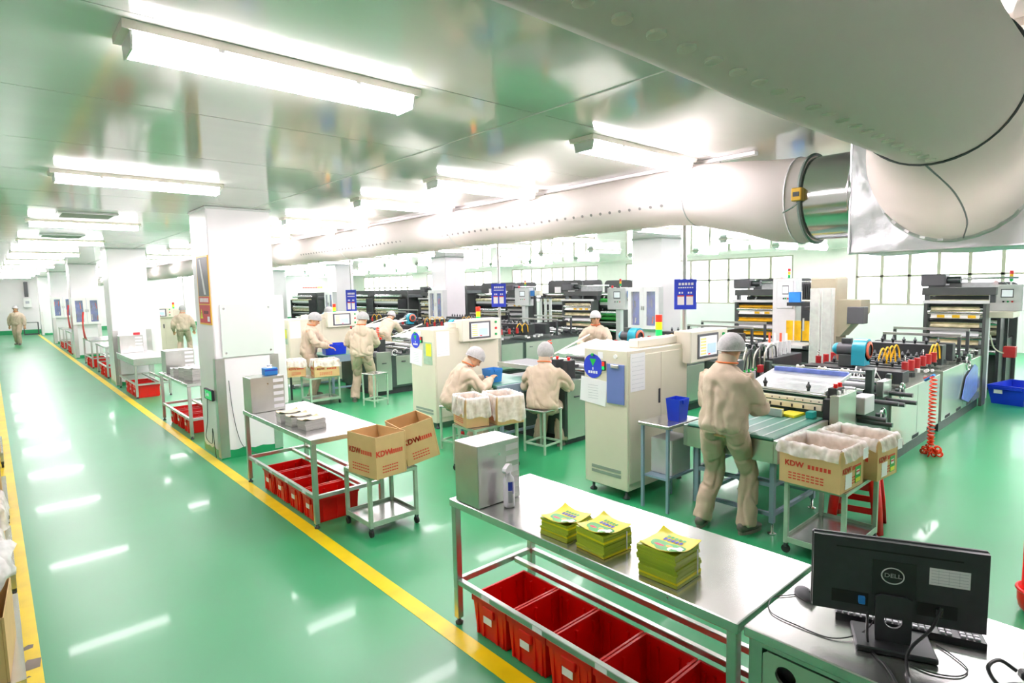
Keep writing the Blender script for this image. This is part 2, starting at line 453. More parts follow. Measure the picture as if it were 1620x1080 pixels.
# things fixed to the first column
p = thing('warning_poster', 'red warning poster with photo and yellow triangle on the nearest column', 'poster', (1.948, 7.74, 1.62))
B('backing', 'yellow_hose', p, -.008, 0, -.25, .25, 0, .82); B('photo', 'grey_plastic', p, -.0095, -.008, -.225, .225, .34, .8, label='dark photo of a machine')
MB().prism([(-.1,.36),(-.02,.36),(.12,.78),(.06,.78)], -.0105, -.0095, 'x').build('photo_detail', 'light_grey', p)
B('title_band', 'red_sign', p, -.0095, -.008, -.225, .225, .25, .335); B('red_field', 'red_sign', p, -.0095, -.008, -.225, .225, .02, .235)
for k in range(7): B('character', 'ink_white', p, -.0105, -.0095, .17-.055*k-.018, .17-.055*k+.018, .27, .318)
for k in range(4): B('character', 'ink_dark', p, -.0105, -.0095, .02-.05*k-.016, .02-.05*k+.016, .13, .165)
MB().prism([(.2,.07),(.09,.07),(.145,.19)], -.0105, -.0095, 'x').build('warning_triangle', 'ink_yellow', p)
B('exclamation_mark', 'ink_dark', p, -.0112, -.0105, .14, .15, .09, .15); B('note', 'ink_white', p, -.0105, -.0095, -.19, -.1, .04, .1)
g = thing('glass_board', 'frosted glass notice board screwed to the nearest column', 'notice board', (2.03, 7.466, 1.23))
B('glass_sheet', 'frosted_glass', g, 0, .6, -.006, 0, 0, .63, .002)
for x in (.04, .56):
    for z in (.05, .58): CY('standoff_screw', 'chrome', g, (x, .014, z), (x, -.012, z), .012, 10)
e = thing('exit_sign', 'small green lit exit sign low on the nearest column', 'exit sign', (1.947, 7.78, .7))
B('housing', 'ink_dark', e, -.03, 0, -.17, .17, 0, .13, .004); B('lit_face', 'exit_green', e, -.032, -.03, -.16, .12, .012, .118)
MB().prism([(-.06,.045),(-.02,.06),(-.02,.045),(.05,.045),(.05,.08),(-.02,.08),(-.02,.095),(-.06,.07)], -.033, -.032, 'x').build('arrow', 'ink_white', e)
MB().prism([(.07,.03),(.085,.03),(.09,.06),(.1,.03),(.11,.03),(.098,.08),(.105,.1),(.085,.1)], -.033, -.032, 'x').build('running_figure', 'ink_white', e)
tag(TU('wall_cable', 'grey_plastic', None, spline([(2.08,7.47,.95),(2.1,7.465,.6),(2.14,7.46,.3),(2.2,7.45,.12),(2.34,7.42,.01)]), .004), 'thin grey cable hanging down the nearest column front', 'cable')
tag(TU('wall_cable', 'black_plastic', None, spline([(1.94,7.9,.72),(1.935,7.95,.4),(1.92,8.0,.2),(1.935,7.8,.15),(1.93,7.72,.35),(1.93,7.66,.1),(1.92,7.6,.01)]), .004), 'black cable looping below the exit sign', 'cable')

# ---------------------------------------------------------------- ceiling lights
def make_light():
    t = thing('ceiling_light', '', 'ceiling light')
    MB().prism([(-.11,0),(.11,0),(.1,-.03),(-.1,-.03)], -.64, .64, 'x').build('base_channel', 'lamp_base', t)
    MB().prism([(-.085,-.03),(.085,-.03),(.07,-.085),(-.07,-.085)], -.605, .605, 'x').build('diffuser', 'tube', t, label='glowing ribbed diffuser')
    for s in (-1, 1): MB().prism([(-.09,-.028),(.09,-.028),(.075,-.092),(-.075,-.092)], s*.605, s*.613, 'x').build('end_cap', 'acrylic_edge', t)
    for s in (-1, 1): B('clip', 'light_grey', t, s*.3-.012, s*.3+.012, -.098, .098, -.04, -.028)
    return t
lamp0 = make_light(); used = [0]
def lamp(x, y, label, group):
    z = CEIL-.001
    if not used[0]: used[0] = 1; o = lamp0; o.location = (x, y, z); o['label'] = label
    else: o = dup(lamp0, label, (x, y, z))
    o['group'] = group
ROWS = [('over the aisle', 1.08, [2.7,6.03,9.97,13.4,17.3,20.8,24.3,27.8,31.3,34.8,38.3]),
        ('over the first duct', 3.72, [.4,2.73,4.56,6.02,8.17,9.29,11.2,13,15,17.5,20,23,26,29,32,35,37.3,39.6]),
        ('behind the duct', 6.9, [-.5,1.2,3,4.8,6.4,8.2,10,11.8,13.6,15.4,18,20.5,23,26,29,32.5,36,39]),
        ('before the background columns', 9.15, [-.6,1.2,3.1,4.7,6.27,8.4,10.4,12.4,14.4,17,19.5,22,25,28,31,34,37,39.6]),
        ('past the background columns', 13.4, [-1,1,3,5,7,9,11,13,15,17.5,20,22.5,25,28,31,34,37,39.6]),
        ('beside the windows', 17.2, [0,2.5,5,7.5,10,12.5,15,17.5,20,22.5,25,28,31,34,37,39.6]),
        ('added closest to the windows', 18.6, [1.2,7.2,13.4,19.4,25.4,31.4])]  # last row is put in to whiten the piers between the windows
for rn, x, lst in ROWS:
    for i, y in enumerate(lst):
        lamp(x, y, 'twin-tube ceiling light, %s from the camera in the row %s' % (ORD[i], rn), 'ceiling lights '+rn)

def vent(x, y, label):
    t = thing('ceiling_vent', label, 'vent', (x, y, CEIL), 0, 'ceiling vents over the aisle')
    for a, b, c, d in ((-.3,.3,-.3,-.26),(-.3,.3,.26,.3),(-.3,-.26,-.26,.26),(.26,.3,-.26,.26)): B('frame_bar', 'light_grey', t, a, b, c, d, -.02, 0)
    for k in range(6): MB().prism([(-.25+k*.085,-.002),(-.24+k*.085,-.002),(-.2+k*.085,-.02),(-.21+k*.085,-.02)], -.26, .26, 'x').build('louvre', 'vent_grey', t)
vent(1.0, 9.1, 'square louvred ceiling vent nearest the camera over the aisle')
vent(1.0, 12.4, 'square louvred ceiling vent farther down the aisle')

# ---------------------------------------------------------------- ducts
def ring_tube(mb, rings, n=40, wob=0, seed=0):
    vs, fs = [], []
    for (c, ax, r) in rings:
        ax = Vector(ax).normalized(); up = Vector((0,0,1)); sd = ax.cross(up).normalized(); u2 = sd.cross(ax)
        for k in range(n):
            t = 2*math.pi*k/n; rr = r*(1+wob*noise.noise((c[0]*1.3+seed, c[1]*1.3, k*.35)))
            vs.append(Vector(c)+sd*math.cos(t)*rr+u2*math.sin(t)*rr)
    for i in range(len(rings)-1):
        for k in range(n): fs.append((i*n+k, i*n+(k+1) % n, (i+1)*n+(k+1) % n, (i+1)*n+k))
    return mb.add(vs, fs)
XA = 4.5
da = thing('fabric_duct', 'long pale fabric air duct running down the hall over the machines', 'air duct', (XA, 1.75, 2.6))
rings = [((0,0,-.02),(0,1,0),.3),((0,.12,-.02),(0,1,0),.305),((0,.3,0),(0,1,0),.3),((0,.55,.06),(0,1,0),.275),((0,.95,.13),(0,1,0),.25)]
for k in range(60):
    y = 1.2+k*.6; rings.append(((0.02*math.sin(k*.8),y,.13+.004*math.sin(k*1.7)),(0,1,0),.232+.004*math.sin(k*2.3)))
ring_tube(MB(), rings, 40, .025).build('sleeve', 'fabric_duct', da, smooth=True)
for y, z, r in ((.1,-.02,.309),(.95,.13,.256)):
    TU('stitched_seam', 'light_grey', da, [(r*math.cos(t*math.pi/16), y, z+r*math.sin(t*math.pi/16)) for t in range(32)], .006, 5, closed=True)
for k in range(1, 12):
    y = 1.2+k*3.0; TU('stitched_seam', 'light_grey', da, [(.24*math.cos(t*math.pi/14), y, .13+.24*math.sin(t*math.pi/14)) for t in range(28)], .004, 4, closed=True)
hole = MB().cyl((0,0,0), (-.006,0,0), .013, 10).mesh('air_hole', 'duct_hole_dark')
for k in range(70):
    a = R_(200); o = link('air_hole', hole, da, (-.238*math.cos(a-math.pi), 1.15+k*.11, .13+.238*math.sin(a))); o.rotation_euler = (0, -R_(20), 0)
TU('strap', 'belt_strap', da, [(.31*math.cos(t*math.pi/20), .0, -.02+.31*math.sin(t*math.pi/20)) for t in range(40)], .012, 5, closed=True)
bk = B('buckle', 'brass', da, -.345, -.29, -.035, .035, -.06, .03, .006)
B('buckle_tongue', 'dark_steel', bk, -.35, -.345, -.02, .02, -.03, .0); TU('strap_tail', 'belt_strap', da, [(-.32,-.02,-.06),(-.33,.03,-.1),(-.34,.09,-.13)], .006, 5)
ra = thing('hanger_rail', 'thin white ceiling rail carrying the long fabric duct', 'rail', (XA, 1.9, 2.97))
B('channel', 'white_paint', ra, -.03, .03, .3, 37, 0, .028)
for k in range(18): TU('hanger', 'dark_steel', ra, [(0, .6+k*2, 0), (0, .6+k*2, -.012)], .006, 5)
co = thing('duct_collar', 'shiny galvanised collar between the long duct and the foil box', 'duct collar', (XA, 1.43, 2.58))
ring_tube(MB(), [((0,0,0),(0,1,0),.29),((0,.32,0),(0,1,0),.29)], 40).build('collar_tube', 'galvanised', co, smooth=True)
TU('rolled_edge', 'galvanised', co, [(.292*math.cos(t*math.pi/20), .02, .292*math.sin(t*math.pi/20)) for t in range(40)], .006, 5, closed=True)
pl = thing('foil_plenum', 'crinkled foil covered air box joining the two ducts', 'air box', (4.22, .1, 2.17))
def wr(u, v, a): return .012*noise.noise((u*4+a, v*4, a))+.006*noise.noise((u*11, v*9+a, 2))
MB().grid(lambda u, v: (wr(u*1.4, v, 0), u*1.33, v*.8), 40, 26).build('front_sheet', 'foil', pl, smooth=True)
MB().grid(lambda u, v: (u*.75, 1.33+wr(u, v, 5), v*.8), 20, 20).build('side_sheet', 'foil', pl, smooth=True)
MB().grid(lambda u, v: (v*.75, u*1.33, wr(u*1.4, v, 9)), 30, 16).build('bottom_sheet', 'foil', pl, smooth=True)
B('core', 'foil', pl, .02, .74, .0, 1.31, .02, .8)
TU('edge_tape', 'foil', pl, [(0,1.33,0),(0,1.33,.8)], .008, 5); TU('edge_tape', 'foil', pl, [(0,0,0),(0,1.33,0)], .008, 5)
CY('fixing_pin', 'grey_plastic', pl, (0,.98,.42), (-.02,.98,.42), .02, 10)
db = thing('fabric_duct', 'big pale fabric air duct overhead, ending in an elbow at the foil box', 'air duct', (0, .615, 2.676))
rb = [((-1.88+k*.32,0,0),(1,0,0),.262+.003*math.sin(k*1.3)) for k in range(14)]+[((2.6,0,0),(1,0,0),.26)]
ring_tube(MB(), rb, 48, .01, 3).build('sleeve', 'fabric_duct', db, smooth=True)
el = [((2.6+1.58*u, .26*u*u*(3-2*u)*1.0, -.07*u), (1, .2*math.sin(u*math.pi), -.05), .26+.125*u) for u in [i/10 for i in range(11)]]
ring_tube(MB(), el, 48, .012, 8).build('elbow_sleeve', 'fabric_duct', db, smooth=True)
TU('stitched_seam', 'grey_plastic', db, [(2.6, -.264*math.cos(t*math.pi/24), .264*math.sin(t*math.pi/24)) for t in range(48)], .005, 5, closed=True)
TU('lengthwise_seam', 'grey_plastic', db, spline([(2.6, .02, -.262), (3.1, .03, -.32), (3.7, .1, -.39), (4.15, .2, -.455)], 6), .004, 5)
TU('gathered_hem', 'light_grey', db, [(4.16+.012*math.sin(t*2.1), .26-.39*math.cos(t*math.pi/40), -.07+.39*math.sin(t*math.pi/40)) for t in range(80)], .013, 6, closed=True)
hb = MB().cyl((0,0,.006), (0,0,-.0006), .017, 16).mesh('air_hole', 'hole_light_white')
for k in range(29):
    a = R_(-3); o = link('air_hole', hb, db, (-.05+k*.092, .264*math.sin(a), -.264*math.cos(a))); o.rotation_euler = (a, 0, 0)

# ================================================================ furniture along the aisle
def openbox(mb, w, d, h, t=.006, taper=0., z0=0.):           # open-topped box, outside size w x d x h at the rim
    def ring(ww, dd, z): return [(-ww/2,-dd/2,z),(ww/2,-dd/2,z),(ww/2,dd/2,z),(-ww/2,dd/2,z)]
    a = taper
    vs = ring(w-a, d-a, z0)+ring(w, d, z0+h)+ring(w-2*t, d-2*t, z0+h)+ring(w-a-2*t, d-a-2*t, z0+t)
    fs = [(3,2,1,0)]
    for i in range(3):
        for k in range(4): fs.append((i*4+k, i*4+(k+1) % 4, (i+1)*4+(k+1) % 4, (i+1)*4+k))
    fs.append((12,13,14,15))
    return mb.add(vs, fs)
def make_crate():
    t = thing('crate', '', 'crate')
    openbox(MB(), .40, .285, .225, .005, .03).build('tub', 'red_plastic', t)
    m = MB()
    for z, e in ((.205, .012), (.225, .012)):
        pass
    w, d = .40, .285
    vs = [];
    for z in (.2, .232):
        for e in (.006, -.006): vs += [(-w/2-e,-d/2-e,z),(w/2+e,-d/2-e,z),(w/2+e,d/2+e,z),(-w/2-e,d/2+e,z)]
    fs = []
    for k in range(4):
        j = (k+1) % 4; fs += [(k,j,8+j,8+k), (8+k,8+j,12+j,12+k), (4+j,4+k,12+k,12+j), (j,k,4+k,4+j)]
    m.add(vs, fs).build('rim', 'red_plastic', t)
    for s in (-1, 1):
        for y in (-.11, -.06, .06, .11):
            B('rib', 'red_plastic', t, s*.187-.012, s*.187+.012, y-.006, y+.006, .01, .2)
        B('hand_grip', 'red_plastic', t, s*.203-.008, s*.203+.008, -.045, .045, .15, .2, .003)
    for x in (-.13, 0, .13):
        for s in (-1, 1): B('rib', 'red_plastic', t, x-.006, x+.006, s*.131-.011, s*.131+.011, .01, .2)
    B('paper_label', 'paper', t, -.2135, -.2115, -.035, .035, .11, .15, label='white paper label')
    return t
crate0 = make_crate(); cu = [0]
def crate(x, y, label, group, rz=0):
    if not cu[0]: cu[0] = 1; o = crate0; o['label'] = label
    else: o = dup(crate0, label)
    o.location = (x, y, .002); o.rotation_euler = (0, 0, rz); o['group'] = group
    return o
def table(label, x0, x1, y0, y1, h=.77, low=.25, apron=.045, group='stainless work tables'):
    t = thing('work_table', label, 'table', (x0, y0, 0), 0, group)
    W, L = x1-x0, y1-y0
    MB().bbox(0, W, 0, L, h-apron, h, .004).build('tabletop', 'steel_top', t)
    n = max(2, int(L/.45))
    for k in range(n): CY('rivet', 'chrome', t, (-.001, L*(k+.5)/n, h-apron/2), (-.004, L*(k+.5)/n, h-apron/2), .006, 8)
    for a in (.028, W-.028):
        for b in (.028, L-.028):
            g = B('leg', 'steel', t, a-.02, a+.02, b-.02, b+.02, .04, h-apron, .003)
            MB().lathe([(.022,0),(.024,.012),(.012,.02),(.01,.045)], 12, Matrix.Translation((a, b, 0))).build('levelling_foot', 'dark_steel', g, True)
    for a in (.028, W-.028): B('rail', 'steel', t, a-.016, a+.016, .048, L-.048, low, low+.034, .003)
    for b in (.028, L-.028): B('rail', 'steel', t, .048, W-.048, b-.016, b+.016, low, low+.034, .003)
    B('rail', 'steel', t, W*.72-.016, W*.72+.016, .048, L-.048, low-.005, low+.025, .003)
    for k in range(4): B('paper_label', 'paper', t, .0105, .0118, .2+k*L/4.3, .27+k*L/4.3, low+.004, low+.03)
    return t
table('long stainless table nearest the camera, carrying three green bag stacks', 1.935, 2.59, .985, 2.77)
for k, n in enumerate(('first', 'second', 'third', 'fourth', 'fifth')):
    crate(2.17, 2.465-.305*k, 'red plastic crate under the nearest table, %s from its far end' % n, 'red crates under the nearest table')
sp = thing('plastic_scrap', 'crumpled clear plastic scrap lying in a red crate under the nearest table', 'plastic scrap', (2.12, 1.52, .012))
def crumple(mb, r, h, seed, n=14):
    return mb.sphere((0,0,h/2), (r,r*.8,h/2), n, 9)
m = crumple(MB(), .09, .1, 1); m.v = [tuple(Vector(v)*(1+.45*noise.noise(Vector(v)*28))) for v in m.v]
m.build('crumpled_film', 'bag_film', sp)
table('stainless table beside the nearest column, with three kraft bag stacks', 1.905, 2.575, 4.68, 6.42, low=.25)
for k, n in enumerate(('first', 'second', 'third', 'fourth')):
    crate(2.16, 5.92-.33*k, 'red plastic crate under the second table, %s from its far end' % n, 'red crates under the second table')
table('stainless table just beyond the nearest column, with grey bag stacks', 1.93, 2.55, 8.85, 10.6)
for k, n in enumerate(('first', 'second', 'third')):
    crate(2.2, 10.2-.42*k, 'red plastic crate under the table beyond the nearest column, %s from its far end' % n, 'red crates under the third table')
table('stainless table with deep apron standing before the second aisle column', 1.98, 2.6, 13.1, 15.05, apron=.13)
for k, n in enumerate(('nearer', 'middle', 'farther')):
    crate(2.2, 13.32+.42*k, 'red plastic crate under the deep-aproned table, the %s one' % n, 'red crates under the fourth table')
far = ['just past the second aisle column', 'midway between the second and third aisle columns', 'just past the third aisle column', 'midway between the third and fourth aisle columns']
for k, y in enumerate((16.9, 19.6, 24.9, 27.6)):
    table('distant stainless table '+far[k], 2.0, 2.62, y, y+1.7)
    crate(2.2, y+.35, 'red crate under the distant table %s, nearer one' % far[k], 'distant red crates')
    crate(2.2, y+.95, 'red crate under the distant table %s, farther one' % far[k], 'distant red crates')

def steel_case(label, x, y, w, d, h, z=.772, labels=5):       # sheet steel drawer case standing on a table
    t = thing('steel_case', label, 'metal case', (x, y, z))
    MB().bbox(0, w, 0, d, 0, h, .004).build('case', 'steel', t)
    for k in range(labels): B('paper_label', 'paper', t, w*.66, w-.012, -.0015, .0, h*(.08+k*.185), h*(.08+k*.185)+.036)
    CY('lock', 'chrome', t, (w*.5,0,h*.8), (w*.5,-.004,h*.8), .007, 10)
    return t
steel_case('grey steel case with white labels on the nearest table', 1.945, 2.5, .31, .215, .355)
steel_case('pale steel case under a blue tissue box on the second table', 1.91, 6.14, .34, .24, .36)
steel_case('pale steel case with a white sheet, on the table beyond the nearest column', 1.97, 10.25, .4, .3, .35)
steel_case('pale steel case with a red tag on the deep-aproned table', 2.0, 14.65, .42, .3, .36)
tg = thing('red_tag', 'small red and white tag on the case of the deep-aproned table', 'tag', (2.0, 14.64, 1.133)); B('tag_plate', 'paper', tg, 0, .42, 0, .02, 0, .07); B('red_field', 'red_sign', tg, .25, .37, -.002, 0, .008, .062)
tb = thing('tissue_box', 'blue tissue box on the pale steel case of the second table', 'box', (2.08, 6.2, 1.134))
B('carton', 'sky_plastic', tb, 0, .13, 0, .1, 0, .075, .003); B('printed_band', 'ink_blue', tb, -.001, .131, -.001, 0, .045, .06)
MB().lathe([(.03,0),(.02,.015),(.028,.03)], 8, Matrix.Translation((.065,.05,.075))).build('tissue', 'paper', tb)
# spray bottle
bt = thing('spray_bottle', 'white spray bottle with blue label on the nearest table', 'bottle', (2.1, 2.42, .772), R_(20))
MB().lathe([(.026,0),(.031,.004),(.032,.02),(.032,.15),(.029,.165),(.018,.18),(.014,.185),(.014,.2)], 20).build('bottle_body', 'bottle_white', bt, True)
ns = MB().prism([(-.045,.2),(.02,.2),(.025,.21),(.02,.24),(-.01,.247),(-.05,.23),(-.053,.215)], -.012, .012, 'y').build('nozzle_head', 'bottle_white', bt)
MB().prism([(-.03,.2),(-.022,.2),(-.03,.17),(-.036,.165)], -.005, .005, 'y').build('trigger', 'bottle_white', ns)
for a0, a1, z0, z1, mm in ((200, 245, .1, .15, 'ink_blue'), (248, 258, .08, .15, 'ink_blue'), (200, 245, .03, .095, 'print_grey')):
    MB().grid(lambda u, v: (.0325*math.cos(R_(a0+(a1-a0)*u)), .0325*math.sin(R_(a0+(a1-a0)*u)), z0+(z1-z0)*v), 6, 1).build('printed_label', mm, bt)

# stacks of printed pouches
def pouch_stack(label, x, y, w, d, h, rz, m='bag_green', top='bag_yellow', art=True, seed=0, n=None, z=.772, split=None):
    t = thing('pouch_stack', label, 'pouch stack', (x, y, z), rz)
    rnd = random.Random(seed)
    k = n or 9
    for i in range(k):
        dx, dy = rnd.uniform(-.004, .004), rnd.uniform(-.004, .004)
        if split and i >= split: dx -= .006; dy += .006
        z0, z1 = h*i/k, h*(i+1)/k-.0006
        mm = MB().box(-w/2+dx, w/2+dx, -d/2+dy, d/2+dy, z0, z1)
        mm.build('pouch_bundle', m if rnd.random() > .12 else (top if art else m), t)
    def surf(u, v):
        a, b = (u-.5)*w, (v-.5)*d
        return Vector((a, b, h+.002+.022*((abs(a)/w*2)**2*(abs(b)/d*2)**2)*(1 if (a*b > 0) else .5)+.006*(a/w)**2))
    o = MB(); g = 10
    o.grid(lambda u, v: surf(u, v), g, g); o.grid(lambda u, v: surf(1-u, v)-Vector((0,0,.003)), g, g)
    o.build('top_pouch', top, t, True)
    if art:
        def blob(name, mm, cx, cy, rx, ry, e, sd):
            q = MB(); c = surf(cx, cy)+Vector((0,0,e)); vs = [c]
            for j in range(18):
                a = 2*math.pi*j/18; rr = 1+.3*noise.noise((math.cos(a)*1.5+sd, math.sin(a)*1.5, sd))
                u, v = min(.97, max(.03, cx+rx*rr*math.cos(a))), min(.97, max(.03, cy+ry*rr*math.sin(a)))
                vs.append(surf(u, v)+Vector((0,0,e)))
            q.add(vs, [(0, j+1, (j+1) % 18+1) for j in range(18)]).build(name, mm, t)
        blob('leaf_print', 'bag_leaf', .22, .32, .3, .36, .0012, 1); blob('leaf_print', 'bag_leaf', .32, .66, .2, .2, .0012, 4)
        blob('flower_print', 'bag_white', .2, .2, .15, .18, .002, 2); blob('flower_print', 'bag_white', .34, .16, .1, .08, .0024, 3)
        blob('fruit_print', 'lamp_amber', .3, .4, .06, .08, .002, 7); blob('logo_print', 'red_sign', .24, .62, .05, .12, .0024, 6)
        for j in range(5):
            for (uu, du) in ((.54, .12), (.7, .1)):
                v0 = .25+.1*j
                q = MB(); q.add([surf(uu, v0), surf(uu+du, v0), surf(uu+du, v0+.07), surf(uu, v0+.07)], [(0,1,2,3)])
                q.v = [(a, b, c+.002) for a, b, c in q.v]; q.build('character', 'ink_blue' if uu < .6 else 'bag_leaf', t)
        TU('tape', 'ink_white', t, [(w*.3, -d/2-.004, h*.1), (w*.3, -d/2-.004, h*.9)], .003, 4)
    return t
pouch_stack('yellow-green pouch stack nearest the spray bottle on the nearest table', 2.07, 1.955, .185, .175, .082, R_(2), seed=1, n=8)
pouch_stack('yellow-green pouch stack in the middle of the three on the nearest table', 2.07, 1.715, .185, .175, .105, R_(-4), seed=2, n=9)
pouch_stack('tallest yellow-green pouch stack, of two tiers, nearest the monitor', 2.075, 1.36, .185, .185, .135, R_(1), seed=3, n=11, split=6)
for k, (x, y, l) in enumerate(((2.06, 5.55, 'farthest'), (2.07, 5.33, 'middle'), (2.09, 5.1, 'nearest'))):
    pouch_stack('kraft coloured pouch stack on the second table, the %s of three' % l, x, y, .2, .15, .085, R_(6*k-5), 'bag_grey', 'bag_kraft', False, 20+k, 6)
for k, (x, y, l, h) in enumerate(((2.1, 9.95, 'farther', .1), (2.15, 9.6, 'middle', .14), (2.15, 9.25, 'nearer', .16))):
    pouch_stack('grey pouch stack on the table beyond the nearest column, the %s one' % l, x, y, .24, .22, h, R_(8*k), 'bag_grey', 'bag_white', False, 30+k, 7)

# ---------------------------------------------------------------- computer desk
dk = thing('steel_desk', 'stainless computer cabinet desk with a round hole in its door', 'desk', (1.97, -.55, 0))
MB().bbox(-.02, .66, 0, 1.52, .725, .765, .004).build('desktop', 'steel_top', dk)
B('back_panel', 'steel', dk, .62, .64, .02, 1.5, .1, .725); 
for y in (0, 1.48): B('side_panel', 'steel', dk, .02, .62, y+.002, y+.038, .1, .725)
for y in (.02, .75, 1.48): B('front_post', 'steel', dk, 0, .03, y-.02, y+.02, .1, .725)
B('floor_panel', 'steel', dk, .02, .62, .04, 1.48, .1, .12); B('front_rail', 'steel', dk, 0, .03, .04, 1.46, .7, .725)
for x in (.03, .6):
    for y in (.03, 1.49): CY('foot', 'dark_steel', dk, (x, y, 0), (x, y, .1), .018, 10)
def door_with_hole(mb, y0, y1, z0, z1, cy, cz, r, x0, x1):
    n = 32; out = []; inn = []
    for k in range(n):
        a = 2*math.pi*k/n; c, s = math.cos(a), math.sin(a)
        inn.append((cy+r*c, cz+r*s))
        t = min(((y1-cy)/c if c > 1e-6 else (y0-cy)/c if c < -1e-6 else 1e9), ((z1-cz)/s if s > 1e-6 else (z0-cz)/s if s < -1e-6 else 1e9))
        out.append((cy+t*c, cz+t*s))
    vs = [(x, a, b) for x in (x0, x1) for ring in (out, inn) for a, b in ring]; fs = []
    for k in range(n):
        j = (k+1) % n
        fs += [(k, n+k, n+j, j), (2*n+k, 2*n+j, 3*n+j, 3*n+k), (n+k, 3*n+k, 3*n+j, n+j), (k, j, 2*n+j, 2*n+k)]
    return mb.add(vs, fs)
d1 = door_with_hole(MB(), .775, 1.455, .13, .695, 1.375, .63, .036, -.004, .012).build('door', 'steel_panel', dk)
CY('hole_backing', 'steel', d1, (.06, 1.375, .63), (.064, 1.375, .63), .055, 24)
door_with_hole(MB(), .045, .725, .13, .695, .645, .63, .036, -.004, .012).build('door', 'steel_panel', dk)

# monitor seen from behind
mo = thing('monitor', 'black monitor seen from behind on the steel desk', 'monitor', (2.185, .56, .766), 0)
MW, MH = .505, .272
# local frame: x along the screen (towards -Y world), y away from the camera
mo.rotation_euler = (0, 0, R_(-65))
MB().bbox(-MW/2, MW/2, .03, .05, .09, .09+MH, .006).build('screen_panel', 'monitor_black', mo)
MB().prism([(-MW/2+.004,.094),(MW/2-.004,.094),(MW/2-.004,.358),(-MW/2+.004,.358)], .012, .03, 'y').build('rear_shell', 'monitor_black', mo)
B('vent_slot', 'slot_black', mo, -.18, .18, .0105, .012, .322, .327)
B('stand_cover', 'black_plastic', mo, -.072, .055, .009, .012, .17, .295, .001)
B('port_recess', 'slot_black', mo, -.19, -.08, .0108, .012, .125, .17); B('port_recess', 'slot_black', mo, .06, .17, .0108, .012, .125, .17)
st = door_with_hole(MB(), -.06, .045, .02, .18, -.008, .095, .026, -.004, .006)
st.v = [(b, a*1.0, c) for a, b, c in st.v]; st.build('stand_neck', 'monitor_black', mo)
MB().bbox(-.12, .11, -.06, .1, 0, .02, .004).build('stand_base', 'monitor_black', mo)
TU('logo_ring', 'light_grey', mo, [(-.012+.032*math.cos(t*math.pi/20), .0095, .245+.027*math.sin(t*math.pi/20)) for t in range(40)], .0022, 5, closed=True)
text('logo_lettering', 'DELL', 'light_grey', mo, (-.012, .0088, .245), (R_(90), 0, 0), .02, .0008, sx=1.12, bold=.0006)
B('asset_sticker', 'paper', mo, .09, .2, .0112, .012, .235, .292)
for k in range(5): B('sticker_line', 'print_grey', mo, .095, .195, .0108, .0112, .243+k*.01, .244+k*.01)
for k in range(3): B('sticker_line', 'print_grey', mo, .115+k*.028, .1156+k*.028, .0108, .0112, .24, .288)
for k, (x, c) in enumerate(((-.1, 'sky_plastic'), (.12, 'black_plastic'))): B('plug', c, mo, x-.01, x+.01, -.004, .012, .135, .16, .002)
# keyboard
kb = thing('keyboard', 'black keyboard with pale keys lying behind the monitor', 'keyboard', (2.36, .575, .766), R_(-70))
MB().prism([(-.06,0),(.075,0),(.075,.012),(-.06,.026)], -.22, .22, 'x').build('keyboard_body', 'black_plastic', kb)
key = MB().bbox(-.0075, .0075, -.0075, .0075, 0, .007, .0015).mesh('key', 'key_cap')
for r in range(5):
    for c in range(22):
        if c in (15, 18): continue
        o = link('key', key, kb, (-.208+c*.0193, -.045+r*.023, .0245-.0024*r)); o.rotation_euler = (R_(-6), 0, 0)
ms = thing('mouse', 'grey computer mouse beside the monitor', 'mouse', (2.31, .9, .766), R_(150))
q = MB().sphere((0,0,0), (.03,.055,.036), 16, 10); q.v = [(x, y, max(0, z)) for x, y, z in q.v]; q.build('mouse_shell', 'grey_plastic', ms, True)
CY('scroll_wheel', 'black_plastic', ms, (-.003,.03,.03), (.003,.03,.03), .007, 10); TU('button_gap', 'black_plastic', ms, [(0,.01,.0355),(0,.05,.017)], .0012, 4)
def cable(label, pts, r=.0035, m='black_plastic', k=8): tag(TU('cable', m, None, spline(pts, k), r, 6), label, 'cable')
Z = .769
cable('thin mouse cable looping over the steel desk', [(2.29,.93,Z),(2.2,.98,Z),(2.1,.94,Z),(2.08,.84,Z),(2.09,.72,Z),(2.18,.65,Z+.02),(2.23,.625,.86),(2.235,.63,.94)], .0022)
cable('blue-plugged screen cable falling from the monitor to the desk edge', [(2.19,.65,.95),(2.17,.64,.88),(2.12,.62,Z+.01),(2.05,.55,Z+.005),(1.98,.5,Z+.005),(1.945,.47,.74),(1.94,.46,.5)], .0045)
cable('thick power cable dropping from the right side of the monitor', [(2.2,.44,.95),(2.18,.46,.88),(2.14,.5,.82),(2.1,.505,Z+.02),(2.03,.48,Z+.005),(1.96,.46,Z),(1.935,.45,.6)], .005)
cable('thin cable looping right of the monitor stand', [(2.12,.5,Z),(2.12,.44,Z),(2.16,.38,Z),(2.22,.37,Z),(2.27,.42,Z),(2.3,.47,Z)], .0022)
cable('black cable arching over the desk beside the power strip', [(2.28,.26,.79),(2.27,.3,.81),(2.22,.32,.8),(2.2,.29,Z),(2.24,.25,Z),(2.2,.2,Z),(2.1,.25,Z),(2.0,.3,Z)], .006)
ps = thing('power_strip', 'black power plug and strip at the right end of the steel desk', 'power strip', (2.3, .2, .766), R_(-60))
MB().bbox(-.02, .2, -.025, .025, 0, .035, .005).build('strip_body', 'black_plastic', ps); MB().bbox(-.06, -.02, -.016, .016, .008, .036, .006).build('plug', 'black_plastic', ps)
for k in range(3): CY('socket', 'grey_plastic', ps, (.03+k*.06,0,.035), (.03+k*.06,0,.0365), .014, 12)

